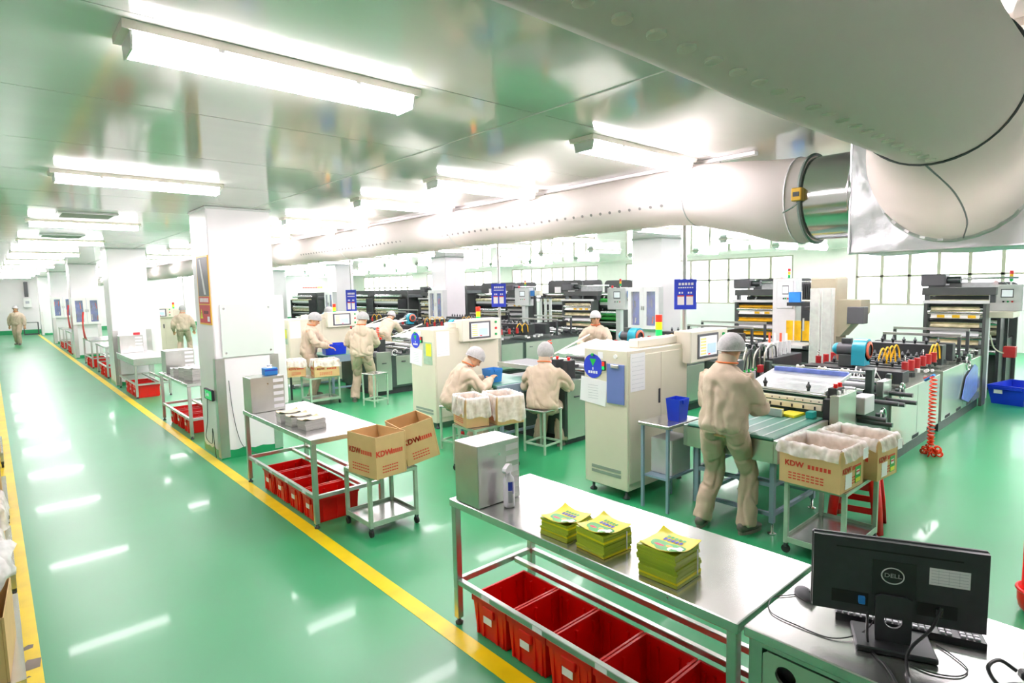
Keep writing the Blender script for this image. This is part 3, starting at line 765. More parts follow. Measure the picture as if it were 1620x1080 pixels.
# ---------------------------------------------------------------- carts, cartons, stools
def make_cart(name, label, x, y, w, d, h, m='stool_green', shelf=True, rz=0, casters=True, top='steel_top', group='small work carts'):
    t = thing(name, label, 'cart', (x, y, 0), rz, group)
    lo = .075 if casters else .0
    for a in (-w/2+.016, w/2-.016):
        for b in (-d/2+.016, d/2-.016):
            g = B('leg', m, t, a-.015, a+.015, b-.015, b+.015, lo, h-.03, .002)
            if casters:
                CY('wheel', 'rubber', g, (a-.01,b,.03), (a+.01,b,.03), .03, 14); B('fork', 'dark_steel', g, a-.014, a+.014, b-.012, b+.012, .045, lo, .002)
    for b in (-d/2+.016, d/2-.016): B('top_rail', m, t, -w/2, w/2, b-.015, b+.015, h-.03, h-.004, .002)
    for a in (-w/2+.016, w/2-.016): B('top_rail', m, t, a-.015, a+.015, -d/2+.031, d/2-.031, h-.03, h-.004, .002)
    B('top_plate', top, t, -w/2, w/2, -d/2, d/2, h-.004, h)
    if shelf:
        B('shelf', top, t, -w/2+.005, w/2-.005, -d/2+.005, d/2-.005, lo+.02, lo+.026)
        for b in (-d/2+.004, d/2-.004): B('shelf_lip', m, t, -w/2+.031, w/2-.031, b-.004, b+.004, lo+.01, lo+.05)
        for a in (-w/2+.004, w/2-.004): B('shelf_lip', m, t, a-.004, a+.004, -d/2+.031, d/2-.031, lo+.01, lo+.05)
    return t
KD = ('KDW', 1)
def carton(label, x, y, z, w, d, h, rz=0, tilt=(0,0), liner=None, flaps=True, front=True, side=True, sticker=False, group='brown cartons', skirt=.14):
    bz = .5 if liner else .58
    t = thing('carton', label, 'carton', (x, y, z), rz, group); t.rotation_euler = (tilt[0], tilt[1], rz)
    openbox(MB(), w, d, h, .005).build('carton_walls', 'cardboard', t)
    B('tape_strip', 'cardboard_dark', t, w/2-.012, w/2-.01, -d/2-.0012, -d/2, .0, h*.98)
    if front:      # print on the -y face
        text('brand_lettering', 'KDW', 'red_print', t, (-w*.25, -d/2-.0018, h*bz), (R_(90),0,0), h*.19, .0004, bold=h*.012)
        for k in range(6): B('character', 'red_print', t, w*.0+k*w*.065, w*.0+k*w*.065+w*.05, -d/2-.001, -d/2, h*(bz-.05), h*(bz+.05))
        for r in range(3):
            for k in range(7): B('small_print', 'red_print', t, -w*.3+k*w*.075, -w*.3+k*w*.075+w*.055, -d/2-.001, -d/2, h*(.12+.07*r), h*(.12+.07*r)+.009)
    if side:       # print on the -x face
        text('brand_lettering', 'KDW', 'red_print', t, (-w/2-.0018, d*.25, h*bz), (R_(90),0,R_(-90)), h*.19, .0004, bold=h*.012)
        for k in range(6): B('character', 'red_print', t, -w/2-.001, -w/2, d*.02-k*d*.065-d*.045, d*.02-k*d*.065, h*(bz-.05), h*(bz+.05))
        for r in range(3):
            for k in range(8): B('small_print', 'red_print', t, -w/2-.001, -w/2, d*.34-k*d*.075-d*.055, d*.34-k*d*.075, h*(.12+.07*r), h*(.12+.07*r)+.009)
    if sticker:
        B('white_sticker', 'paper', t, -w*.3, -w*.02, -d/2-.0025, -d/2-.0014, h*.06, h*.42)
        g = B('pouch_sample', 'bag_leaf', t, w*.12, w*.36, -d/2-.003, -d/2-.0014, h*.1, h*.5)
        B('yellow_print', 'bag_yellow', g, w*.14, w*.34, -d/2-.004, -d/2-.003, h*.12, h*.22); B('white_print', 'bag_white', g, w*.16, w*.3, -d/2-.004, -d/2-.003, h*.3, h*.42)
        B('red_print', 'red_sign', g, w*.15, w*.31, -d/2-.0046, -d/2-.004, h*.36, h*.4)
    if flaps:
        for s in (-1, 1): 
            MB().box(-w/2+.01, w/2-.01, -.002, .002, 0, d*.42, Matrix.Translation((0, s*(d/2-.009), h-.004)) @ Matrix.Rotation(s*R_(168), 4, 'X')).build('folded_flap', 'cardboard_dark', t)
    if liner:
        sd = hash(label) % 50 if False else len(label)
        def per(u):
            P = 2*(w+d); s = u*P
            if s < w: return (-w/2+s, -d/2, 0, -1)
            s -= w
            if s < d: return (w/2, -d/2+s, 1, 0)
            s -= d
            if s < w: return (w/2-s, d/2, 0, 1)
            s -= w
            return (-w/2, d/2-s, -1, 0)
        def f(u, v):
            x_, y_, nx, ny = per(min(u, .99999)); wob = .012*noise.noise((u*34+sd, v*2, 0))+.006*noise.noise((u*80, v*5, sd))
            L = skirt*(1+.45*noise.noise((u*9+sd, 1, 0)))
            if v < .35:                                      # inside, rising to the rim
                q = v/.35; return (x_*.95-nx*.012, y_*.95-ny*.012, h*(.35+.65*q)+wob*.4+.012*q)
            if v < .45: return (x_*1.01, y_*1.01, h+.02+wob)
            q = (v-.45)/.55
            return (x_+nx*(.012+.02*q+wob*1.4)+(0 if nx else (1 if x_ > 0 else -1)*.012*q), y_+ny*(.012+.02*q+wob*1.4), h+.015-L*q)
        MB().grid(f, 120, 12).build('bag_liner', 'bag_film', t, True, label='translucent white plastic bag liner')
        if liner == 2: B('liner_tag', 'paper', t, w*.12, w*.34, -d/2-.05, -d/2-.048, h*.72, h*.98)
    return t
make_cart('box_cart', 'small steel cart before the second table holding two plain cartons', 2.39, 4.42, .46, .44, .5)
carton('brown carton on the left of the small cart, turned towards the aisle', 2.3, 4.3, .505, .3, .38, .34, R_(8), group='cartons without liner on the cart')
carton('brown carton on the right of the small cart, leaning left', 2.7, 4.34, .545, .3, .36, .34, R_(-10), (0, R_(-11)), group='cartons without liner on the cart')
make_cart('box_cart', 'green steel cart beside the nearest worker, under two bag-lined cartons', 4.6, 1.62, .68, .42, .55)
carton('bag-lined carton beside the nearest worker, nearest the camera', 4.4, 1.63, .552, .38, .42, .29, R_(-3), liner=2, sticker=True, flaps=False, group='bag-lined cartons', front=True, skirt=.085)
carton('bag-lined carton on the right, overhanging the green cart', 4.845, 1.54, .554, .34, .42, .29, R_(-5), liner=2, sticker=True, flaps=False, group='bag-lined cartons', front=True, skirt=.085)
make_cart('box_cart', 'green steel cart between the two seated workers', 4.0, 4.98, .62, .4, .52)
carton('carton almost covered by its bag liner, left of two between the seated workers', 3.83, 5.02, .524, .26, .36, .3, R_(-14), liner=1, flaps=False, front=False, group='bag-lined cartons', skirt=.2)
carton('carton hidden under a white bag liner, right of two between the seated workers', 4.17, 4.88, .524, .32, .38, .3, R_(-14), liner=1, flaps=False, front=False, group='bag-lined cartons', skirt=.26)
make_cart('box_cart', 'green steel cart in front of the two standing workers', 4.3, 10.0, .55, .42, .5)
carton('bag-lined carton in front of the two standing workers, nearer one', 4.36, 9.92, .504, .42, .34, .28, R_(-12), liner=1, flaps=False, group='bag-lined cartons', skirt=.12)
carton('bag-lined carton in front of the two standing workers, farther left one', 3.98, 10.3, .504, .3, .34, .28, R_(-12), liner=1, flaps=False, group='bag-lined cartons', skirt=.12)
def stool(label, x, y, h, w=.32, rz=0):
    t = thing('work_stool', label, 'stool', (x, y, 0), rz, 'square metal work stools')
    MB().bbox(-w/2, w/2, -w/2, w/2, h-.02, h, .005).build('seat', 'steel_top', t)
    for a in (-w/2+.014, w/2-.014):
        for b in (-w/2+.014, w/2-.014): B('leg', 'stool_green', t, a-.012, a+.012, b-.012, b+.012, 0, h-.02, .002)
    for z in (.1,):
        for b in (-w/2+.014, w/2-.014):
            B('stretcher', 'stool_green', t, -w/2+.026, w/2-.026, b-.01, b+.01, z, z+.022)
            B('stretcher', 'stool_green', t, b-.01, b+.01, -w/2+.026, w/2-.026, z, z+.022)
    return t
stool('pale green metal stool under the worker bending left of the carton cart', 4.28, 5.86, .55, .34, R_(10))
stool('pale green metal stool under the seated worker right of the carton cart', 4.93, 5.03, .53, .34, R_(6))
stool('empty pale green metal stool behind the standing worker at the third machine', 4.9, 9.12, .57, .32, R_(10))
# red plastic stool
rsr = thing('plastic_stool', 'red plastic stool standing behind the lined cartons', 'stool', (5.2, 1.64, 0), R_(12))
MB().bbox(-.14, .14, -.14, .14, .44, .465, .01).build('seat', 'red_plastic', rsr)
for a in (-1, 1):
    for b in (-1, 1):
        MB().loft([(a*.165, b*.165, 0), (a*.15, b*.15, .2), (a*.12, b*.12, .44)], [(.05,.022),(.05,.024),(.055,.026)], Vector((a,-b,0)).normalized(), 8).build('leg', 'red_plastic', rsr, True)
for s in (-1, 1):
    B('side_skirt', 'red_plastic', rsr, -.115, .115, s*.128-.004, s*.128+.004, .33, .44); B('side_skirt', 'red_plastic', rsr, s*.128-.004, s*.128+.004, -.115, .115, .33, .44)
    B('stretcher', 'red_plastic', rsr, -.14, .14, s*.15-.004, s*.15+.004, .15, .2); B('stretcher', 'red_plastic', rsr, s*.15-.004, s*.15+.004, -.14, .14, .15, .2)
rc = thing('red_cylinder', 'tall red cylinder cut by the right edge behind the desk', 'cylinder', (4.53, .42, 0))
MB().lathe([(.085,0),(.11,.03),(.118,.07),(.12,.12),(.112,.14),(.1,.15),(.1,.7),(.08,.78),(.03,.82),(.03,.86)], 24).build('cylinder_body', 'red_plastic', rc, True)
TU('base_ring', 'red_plastic', rc, [(.12*math.cos(t*math.pi/14), .12*math.sin(t*math.pi/14), .14) for t in range(28)], .01, 6, closed=True)
B('white_mark', 'paper', rc, -.102, -.1, -.02, .02, .36, .4); CY('valve', 'chrome', rc, (0,0,.86), (0,0,.92), .02, 10)

# carts and cartons cut by the left edge
for k, (y, h, l) in enumerate(((4.1, .32, 'nearest'), (5.55, .42, 'second'), (7.3, .4, 'third'), (9.6, .4, 'farthest'))):
    make_cart('flat_cart', 'low cart with cartons at the left edge, %s the camera' % ('nearest' if k == 0 else l+' from' if k < 3 else 'farthest from'), -.31, y, .62, 1.1, .18, 'steel', shelf=False, group='carton carts at the left edge')
    carton('brown carton on the %s cart at the left edge, lower one' % l, -.29, y-.26, .182, .5, .5, h, R_(3*k-4), liner=1 if k in (1,) else None, group='cartons at the left edge')
    carton('brown carton on the %s cart at the left edge, farther one' % l, -.29, y+.27, .182, .48, .42, h+.12, R_(2-3*k), liner=1 if k == 0 else None, group='cartons at the left edge')
sk = thing('plastic_sack', 'crumpled white plastic sack on the cartons at the left edge', 'plastic bag', (-.2, 3.84, .51))
m = MB().sphere((0,0,.15), (.22,.24,.14), 22, 14); m.v = [tuple(Vector((0,0,.15))+(Vector(v)-Vector((0,0,.15)))*(1+.32*noise.noise(Vector(v)*9))) for v in m.v]
m.v = [(a, b, max(0, c)) for a, b, c in m.v]; m.build('sack_film', 'bag_film', sk, True)

# ---------------------------------------------------------------- cabinets fixed to columns, things at the end wall
def wall_cabinet(label, loc, rz, w=.76, h=.86, m='light_grey'):
    t = thing('tool_cabinet', label, 'cabinet', loc, rz, 'glazed tool cabinets')
    B('cabinet_back', m, t, -w/2, w/2, -.012, 0, 0, h); B('tool_board', 'tool_blue', t, -w/2+.02, w/2-.02, -.03, -.012, .02, h-.02)
    for a in (-w/2, w/2-.015): B('cabinet_side', m, t, a, a+.015, -.16, -.012, 0, h)
    for z in (0, h-.015): B('cabinet_panel', m, t, -w/2+.015, w/2-.015, -.16, -.012, z, z+.015)
    rn = random.Random(int(abs(loc[1]*10)))
    for k in range(10):
        x, z = -w/2+.1+(k % 5)*(w-.2)/4, .12+(k//5)*.36
        MB().cyl((x,-.045,z), (x+rn.uniform(-.03,.03),-.045,z+rn.uniform(.1,.22)), .012, 8).build('hung_tool', rn.choice(['red_plastic','chrome','light_grey','machine_black']), t)
    for s in (-1, 1):
        x0, x1 = (-w/2, -.003) if s < 0 else (.003, w/2)
        d = MB(); a, b = x0+.09, x1-.09
        for (p, q, r, u) in ((x0,a,0,h),(b,x1,0,h),(a,b,0,.08),(a,b,h-.1,h)): d.box(p, q, -.178, -.162, r, u)
        dd = d.build('door', m, t); B('door_glass', 'window_glass', dd, a, b, -.172, -.168, .08, h-.1)
        CY('handle', 'chrome', dd, (s*.03,-.19,h*.45), (s*.03,-.19,h*.55), .008, 8)
    return t
wall_cabinet('white glazed cabinet of blue tools on the third aisle column', (2.335, 23.195, 1.08), 0, .76, .86, 'white_paint')
wall_cabinet('white glazed cabinet of blue tools on the fourth aisle column', (2.335, 30.995, 1.1), 0, .76, .86, 'white_paint')
wall_cabinet('grey glazed cabinet of blue tools on the background column behind the display', (11.045, 7.85, 1.0), R_(-90), .82, .93)
wall_cabinet('grey glazed cabinet of blue tools on the middle background column', (11.095, 16.05, 1.0), R_(-90), .82, .93)
wall_cabinet('grey glazed cabinet of blue tools on the slim background column', (10.295, 22.35, 1.0), R_(-90), .75, .93)
def elec(label, loc, w, d, h):
    t = thing('switch_cabinet', label, 'cabinet', loc); MB().bbox(0, w, 0, d, 0, h, .006).build('housing', 'white_paint', t)
    dr = B('door', 'white_paint', t, w, w+.012, .02, d-.02, .03, h-.03, .003); CY('lock', 'dark_steel', dr, (w+.012, .06, h*.5), (w+.02, .06, h*.5), .012, 10); 
elec('white switch cabinet on the back of the nearest column', (2.682, 7.62, .55), .15, .5, 1.4)
elec('white switch cabinet on the back of the second aisle column', (2.702, 15.4, .55), .2, .55, 1.4)
cl = thing('red_cloth', 'red cloth hanging on the third aisle column', 'cloth', (1.95, 23.5, .95))
MB().grid(lambda u, v: (-.03-.05*math.sin(v*3)*(1-.5*u)-.02*math.sin(u*9), (u-.5)*.55*(1-.75*v), v*.75), 8, 8).build('cloth_fold', 'red_plastic', cl, True)
cl2 = thing('red_cloth', 'red cloth hanging between the second and third aisle columns', 'cloth', (2.0, 20.2, .79))
MB().grid(lambda u, v: (-.03-.05*math.sin(v*3)*(1-.5*u)-.02*math.sin(u*9), (u-.5)*.55*(1-.75*v), v*.75), 8, 8).build('cloth_fold', 'red_plastic', cl2, True)
ew = thing('wall_unit', 'grey tall speaker over a white box on the end wall', 'wall unit', (1.58, YE-.002, 1.42))
B('white_box', 'white_paint', ew, -.17, .17, -.16, 0, 0, .5, .008); B('speaker_column', 'grey_plastic', ew, -.09, .07, -.12, 0, .56, 1.36, .008); B('box_label', 'print_grey', ew, -.08, .08, -.162, -.16, .2, .34)
ld = thing('led_sign', 'red and orange lettered board high on the far end wall', 'sign', (17.4, YE-.003, 2.14))
B('board', 'white_paint', ld, -.78, .78, -.05, 0, 0, .17); 
for k in range(12): B('character', 'led_red' if k < 9 else 'led_amber', ld, -.72+.12*k, -.63+.12*k, -.053, -.05, .03, .14)
et = make_cart('end_table', 'small dark table against the end wall', 1.6, 39.9, .62, .5, .66, 'dark_steel', shelf=True, casters=False, top='steel_top', group='end wall furniture')

# ================================================================ machines
def handwheel(parent, c, r, axis='y', m='chrome'):
    x, y, z = c
    o = TU('handwheel', m, parent, [(x+r*math.cos(t*math.pi/14), y, z+r*math.sin(t*math.pi/14)) for t in range(28)], .011, 6, closed=True)
    for k in range(3):
        a = k*2.094; TU('spoke', m, o, [(x, y, z), (x+r*math.cos(a), y, z+r*math.sin(a))], .006, 5)
    CY('hub', 'dark_steel', o, (x, y-.015, z), (x, y+.06, z), .02, 10)
    return o
def blower(parent, x, y, z):
    b = MB().cyl((0,-.16,0), (0,-.02,0), .13, 28); vo = MB(); vo.v, vo.f = b.v, b.f
    o = link('blower', vo.mesh('blower', 'teal_paint', 'auto'), parent, (x, y, z))
    MB().prism([(-.13,-.02),(-.13,-.17),(.06,-.17),(.02,-.12),(.1,-.08)], -.16, -.02, 'y').build('outlet', 'teal_paint', o)
    MB().lathe([(.07,0),(.1,0),(.104,.012),(.07,.02)], 28, Matrix.Translation((0,-.16,0)) @ Matrix.Rotation(R_(90),4,'X'), cap=False).build('inlet_ring', 'orange_ring', o, True)
    CY('inlet', 'dark_steel', o, (0,-.161,0), (0,-.165,0), .072, 24)
    CY('motor', 'grey_plastic', o, (0,-.02,0), (0,.16,0), .075, 18); MB().sphere((0,.17,0), (.07,.06,.07), 16, 10).build('motor_dome', 'teal_paint', o, True)
    B('terminal_box', 'dark_steel', o, -.04, .04, .02, .12, .07, .13, .004); B('bracket', 'press_grey', o, -.07, .07, -.02, .14, -.2, -.06, .004)
    return o
RNG = random.Random(11)
knobm = MB().lathe([(.012,0),(.014,.03),(.02,.03),(.022,.05),(.012,.06),(.008,.085)], 10).mesh('clamp_knob', 'dark_steel', True)
valvem = MB().bbox(-.025,.025,-.02,.02,0,.05,.004).mesh('air_valve', 'light_grey')
blockm = MB().bbox(-.03,.03,-.025,.025,0,.06,.005).mesh('bearing_block', 'machine_black')
gaugem = MB().cyl((0,0,0),(0,-.02,0),.02,14).mesh('pressure_gauge', 'white_paint', 'auto')
rodm = MB().cyl((0,-.25,0),(0,.05,0),.022,12).mesh('shaft_end', 'grey_plastic', 'auto')
eyem = MB().tube([(.018*math.cos(t*math.pi/8),0,.06+.018*math.sin(t*math.pi/8)) for t in range(16)], .004, 5, True).cyl((0,0,0),(0,0,.045),.004,6).mesh('eye_bolt','chrome',True)
spoolm = MB().cyl((0,0,0),(0,0,.12),.032,16).mesh('air_cylinder','red_spool','auto')
whitesp = MB().lathe([(.03,0),(.03,.012),(.018,.018),(.018,.05),(.03,.056),(.03,.068)], 14).mesh('guide_spool','cream_light',True)
def mrow(name, me, parent, pts, rot=None):
    for p in pts:
        o = link(name, me, parent, p)
        if rot: o.rotation_euler = rot
def roll_y(name, m, parent, x, y0, y1, z, r, n=16): return CY(name, m, parent, (x,y0,z), (x,y1,z), r, n)
def tower(t, x, w, film='film_print', h=1.62, plate='press_grey'):
    for y in (0, w): B('tower_plate', plate, t, x, x+.26, y-.02, y+.02, .0, h, .004)
    zs = [.62,.76,.92,1.06,1.18,1.32,1.45,1.55]
    for k, z in enumerate(zs):
        roll_y('guide_roller', ('chrome','machine_black','dark_steel')[k % 3], t, x+.05+.09*(k % 2), .02, w-.02, z, .035 if k % 3 else .045)
    for k, (z, mm) in enumerate(((.69,film),(.98,film),(1.12,'light_grey'),(1.25,film),(1.39,'bag_white'),(1.5,film))):
        MB().grid(lambda u, v: (x-.005+.05*math.sin(v*3.1), .06+(w-.12)*u, z-.035+.075*v), 2, 5).build('printed_film', mm, t, True)
    for k in range(3): B('motif', 'gold_film', t, x-.012, x-.008, .1+k*.2, .2+k*.2, 1.365, 1.41)
    B('top_beam', 'light_grey', t, x-.02, x+.05, -.05, w+.05, h-.03, h+.02, .004)
    B('cross_bar', 'dark_steel', t, x+.2, x+.26, .02, w-.02, .3, .36)
    return t
def stack_light(parent, x, y, z, lit=False, s=1.):
    o = CY('signal_lamp', 'light_grey', parent, (x,y,z), (x,y,z+.05*s), .012*s, 10)
    for k, mm in enumerate(('green','amber','red')):
        CY('lens', ('led_' if lit else 'lamp_')+mm, o, (x,y,z+(.05+.06*k)*s), (x,y,z+(.108+.06*k)*s), .027*s, 14)
    return o
def control_box(parent, x, y, z, w=.5, h=.45):                       # faces -x
    b = B('control_box', 'light_grey', parent, x, x+.2, y, y+w, z, z+h, .008)
    B('touch_screen', 'screen', b, x-.004, x, y+w*.3, y+w*.62, z+h*.55, z+h*.8); B('screen_bezel', 'grey_plastic', b, x-.002, x, y+w*.27, y+w*.65, z+h*.51, z+h*.84)
    for k in range(3): CY('push_button', ('lamp_red','lamp_green','ink_dark')[k], b, (x,y+w*(.3+.13*k),z+h*.36), (x-.012,y+w*(.3+.13*k),z+h*.36), .014, 10)
    MB().lathe([(.03,0),(.03,.05),(.02,.065)], 12, Matrix.Translation((x+.1,y+w*.85,z+h))).build('beacon', 'lamp_red', b, True)
    stack_light(parent, x+.1, y+w*.4, z+h)
    return b
def hoses(t, x0, y, z, n, m='yellow_hose'):
    for k in range(n):
        x = x0+.17*k
        TU('air_hose', m, t, spline([(x-.08,y,z),(x-.06,y-.02,z+.12),(x,y-.03,z+.17),(x+.07,y-.04,z+.1),(x+.08,y-.05,z-.03)], 5), .009, 6)

def superstructure(t, xo, W, film, clutter=26, seed=1, wires=True):
    rn = random.Random(seed)
    # cross beam with blower, air cylinder rows
    B('cross_beam', 'machine_black', t, xo+3.0, xo+3.24, 0, W, .84, .98, .006); B('caution_label', 'ink_yellow', t, xo+2.996, xo+2.999, .1, .15, .89, .94)
    blower(t, xo+3.15, W*.52, 1.185)
    mrow('air_cylinder', spoolm, t, [(xo+3.3+.24*k, .06, .94) for k in range(6)]); mrow('air_cylinder', spoolm, t, [(xo+3.3+.24*k, W-.06, .94) for k in range(6)])
    mrow('eye_bolt', eyem, t, [(xo+3.3+.72*k, .06, 1.06) for k in range(2)]+[(xo+3.3+.72*k, W-.06, 1.06) for k in range(2)])
    for k in range(6): B('heat_bar', 'dark_steel', t, xo+3.36+.24*k, xo+3.44+.24*k, .1, W-.1, .93, .98, .004)
    mrow('clamp_knob', knobm, t, [(xo+3.4+.24*k, W*(.2+.15*j), .98) for k in range(6) for j in range(5)])
    B('dark_housing', 'machine_black', t, xo+4.85, xo+5.05, .05, W-.05, .86, 1.12, .006); B('dark_housing', 'machine_black', t, xo+5.4, xo+5.55, .05, W-.05, .86, 1.1, .006)
    mrow('clamp_knob', knobm, t, [(xo+4.95, .12+.13*j, 1.12) for j in range(int((W-.2)/.13))])
    hoses(t, xo+3.6, W*.38, 1.0, 4); hoses(t, xo+4.6, .12, .98, 2)
    for k, x in enumerate((5.8, 6.3)):
        for y in (.06, W-.06): B('gantry_post', 'dark_steel', t, xo+x-.02, xo+x+.02, y-.02, y+.02, .8, 1.16+.05*k, .003)
        B('gantry_bar', 'steel', t, xo+x-.02, xo+x+.02, .04, W-.04, 1.16+.05*k, 1.2+.05*k, .003)
    for k in range(5): roll_y('feed_roller', ('chrome','steel','machine_black')[k % 3], t, xo+5.7+.26*k, .05, W-.05, .88+.03*(k % 2), .04)
    mrow('bearing_block', blockm, t, [(xo+5.7+.26*k, y, .82) for k in range(5) for y in (.03, W-.03)])
    for k in range(clutter):
        me, nm = rn.choice(((valvem,'air_valve'),(blockm,'bearing_block'),(knobm,'clamp_knob'),(gaugem,'pressure_gauge')))
        link(nm, me, t, (xo+rn.uniform(1.5, 6.6), rn.choice((.04, .1, W*.5, W-.08))+rn.uniform(-.03,.03), .82+rn.choice((0, 0, .05)))).rotation_euler = (0, 0, rn.uniform(0, 3))
    if wires:
        for k in range(5):
            x = xo+rn.uniform(1.9, 2.9)
            TU('white_wire', 'white_paint', t, spline([(x, .2+.1*k, .88), (x+.1, .2+.1*k, 1.02), (x+.25, .25+.1*k, .98), (x+.3, .2+.12*k, .86)], 5), .006, 5)
    tower(t, xo+7.0, W*.72, film)
    # parts on the tower
    y1 = W*.72
    B('film_beam', 'press_grey', t, xo+7.15, xo+7.3, -.1, y1+.1, 1.72, 1.84, .004); 
    for y in (-.06, y1+.04): B('riser', 'dark_steel', t, xo+7.18, xo+7.26, y-.03, y+.03, 1.6, 1.72)
    B('motor_block', 'grey_plastic', t, xo+7.12, xo+7.4, y1-.22, y1+.12, 1.86, 2.06, .02); CY('motor_cover', 'dark_steel', t, (xo+7.26,y1-.22,1.96), (xo+7.26,y1-.4,1.96), .06, 14)
    CY('tension_bar', 'chrome', t, (xo+7.26,y1-.4,1.98), (xo+7.26,-.35,1.98), .018, 10)
    B('clear_film', 'acrylic', t, xo+7.3, xo+7.304, -.1, y1-.4, 1.84, 1.97)

def machine_a(Y0_):
    t = thing('bag_machine', 'nearest bag making machine, feeding the nearest worker, with orange coil hose', 'machine', (4.4, Y0_, 0))
    W = 1.05
    # delivery belt
    B('conveyor_belt', 'belt_green', t, .02, 1.0, .06, .8, .775, .8, .008)
    for k in range(6): B('belt_stripe', 'belt_stripe', t, .04, .92, .14+.11*k, .155+.11*k, .8, .8015)
    B('conveyor_side', 'steel', t, .02, 1.0, .02, .058, .6, .785, .004); B('conveyor_side', 'steel', t, .02, 1.0, .802, .84, .6, .785, .004); B('conveyor_end', 'steel', t, .02, .035, .058, .802, .6, .77)
    for y in (.1, .76):
        for x in (.12, .9):
            g = B('frame_leg', 'frame_blue', t, x-.02, x+.02, y-.02, y+.02, .09, .6, .003)
            MB().lathe([(.035,0),(.035,.008),(.01,.015),(.01,.09)], 12, Matrix.Translation((x,y,0))).build('levelling_foot', 'chrome', g, True)
    for z in (.14, .38):
        for y in (.1, .76): B('frame_rail', 'frame_blue', t, .14, .88, y-.015, y+.015, z, z+.03)
        for x in (.12, .9): B('frame_rail', 'frame_blue', t, x-.015, x+.015, .12, .74, z, z+.03)
    for k in range(3): 
        o = link('air_valve', valvem, t, (.35+.12*k, .08, .47)); o.scale = (1, 1, 1.6); link('pressure_gauge', gaugem, t, (.35+.12*k, .06, .58))
    B('fence_bar', 'steel', t, .76, .8, .32, .8, .802, .87, .003)
    for k in range(3): MB().prism([(-.1,-.07),(.1,-.08),(.11,.06),(-.08,.08)], 0, .02).build('printed_pouch', 'bag_yellow', t, loc=(.9, .3+.17*k, .803+.006*k), rz=.2*k)
    B('stop_block', 'teal_block', t, .86, .95, .1, .16, .802, .86, .004)
    # cutter bridge
    for y in (.02, .84): B('cutter_post', 'machine_black', t, 1.02, 1.22, y, y+.06, .5, .96, .004)
    B('knife_bar', 'cream_paint', t, 1.03, 1.07, .09, .83, .845, .895, .004); B('knife_bar', 'cream_light', t, 1.05, 1.1, .09, .83, .905, .94, .004)
    for k in range(7): B('slot', 'ink_dark', t, 1.026, 1.031, .14+.1*k, .155+.1*k, .852, .88)
    for k in range(10): CY('bolt', 'dark_steel', t, (1.051,.12+.07*k,.922), (1.045,.12+.07*k,.922), .006, 6)
    roll_y('nip_roller', 'dark_steel', t, 1.2, .08, .84, .95, .03); roll_y('nip_roller', 'chrome', t, 1.13, .08, .84, .965, .012)
    MB().box(0, .62, 0, .74, 0, .008, Matrix.Translation((1.12,.1,.985)) @ Matrix.Rotation(R_(-9),4,'Y')).build('clear_cover', 'acrylic', t)
    MB().box(0, .62, 0, .012, 0, .03, Matrix.Translation((1.12,.09,.98)) @ Matrix.Rotation(R_(-9),4,'Y')).build('cover_edge', 'acrylic_edge', t); B('cover_edge', 'acrylic_edge', t, 1.11, 1.125, .1, .84, .98, .995)
    B('blue_film_strip', 'blue_film', t, 1.66, 1.7, .1, .8, 1.06, 1.12); mrow('clamp_knob', knobm, t, [(1.14,.25,.995),(1.14,.65,.995)])
    for s, y in ((0, .02), (1, .88)):
        o = B('pneumatic_head', 'machine_black', t, 1.1, 1.3, y-.02, y+.05, .96, 1.05, .006)
        for k in range(2): CY('red_knob', 'red_plastic', o, (1.14+.1*k,y,1.05), (1.14+.1*k,y,1.085), .018, 10); link('pressure_gauge', gaugem, o, (1.14+.1*k, y-.02, 1.01))
    # valve manifold and cable tangle behind the cutter, at the far side
    vm = B('valve_manifold', 'dark_steel', t, 1.5, 2.3, 1.1, 1.2, .85, .93, .004)
    for k in range(8):
        B('valve', 'light_grey' if k % 2 else 'machine_black', vm, 1.53+.095*k, 1.59+.095*k, 1.1, 1.18, .93, 1.02, .003); CY('fitting', 'ink_green', vm, (1.56+.095*k,1.12,1.02), (1.56+.095*k,1.12,1.05), .012, 8)
        TU('air_line', 'black_plastic' if k % 3 else 'cream_light', t, spline([(1.56+.095*k,1.12,1.05),(1.6+.08*k,1.1,1.2+.03*(k % 3)),(1.75+.1*k,1.15,1.28-.04*(k % 2)),(1.9+.1*k,1.2,1.0)], 5), .008, 5)
    B('valve_cabinet', 'machine_green', t, 1.05, 1.4, 1.0, 1.25, .4, 1.2, .006); B('film_box', 'machine_black', t, 2.4, 3.2, 1.15, 1.35, .9, 1.1, .006); B('sensor', 'red_sign', t, 1.9, 1.98, 1.06, 1.1, 1.0, 1.08)
    for k in range(6): CY('insulator', 'light_grey', t, (2.45+.12*k,1.25,1.1), (2.45+.12*k,1.25,1.26), .022, 10)
    B('gear_cover', 'steel_panel', t, 1.0, 1.42, -.06, .015, .34, 1.0, .004)
    # roller section
    for y in (.04, W-.04): B('side_frame', 'machine_green', t, 1.45, 2.66, y-.02, y+.02, .1, .8, .004)
    for k in range(11): roll_y('feed_roller', ('chrome','light_grey','steel','dark_steel')[k % 4], t, 1.5+.115*k, .05, W-.05, .84+.05*(k % 3), .036)
    mrow('bearing_block', blockm, t, [(1.5+.23*k, y, .8) for k in range(6) for y in (.03, W-.03)])
    mrow('shaft_end', rodm, t, [(1.62,.0,.72),(1.72,-.02,.66),(1.6,.02,.58),(1.95,0,.82),(2.15,0,.78),(2.4,0,.84),(2.55,0,.74)])
    CY('green_grip', 'teal_block', t, (1.6,-.2,.575), (1.6,-.06,.575), .024, 10)
    B('motor_box', 'light_grey', t, 1.52, 1.78, -.1, .015, .76, .92, .006); B('slatted_box', 'steel', t, 2.2, 2.45, -.05, .015, .82, .98, .004)
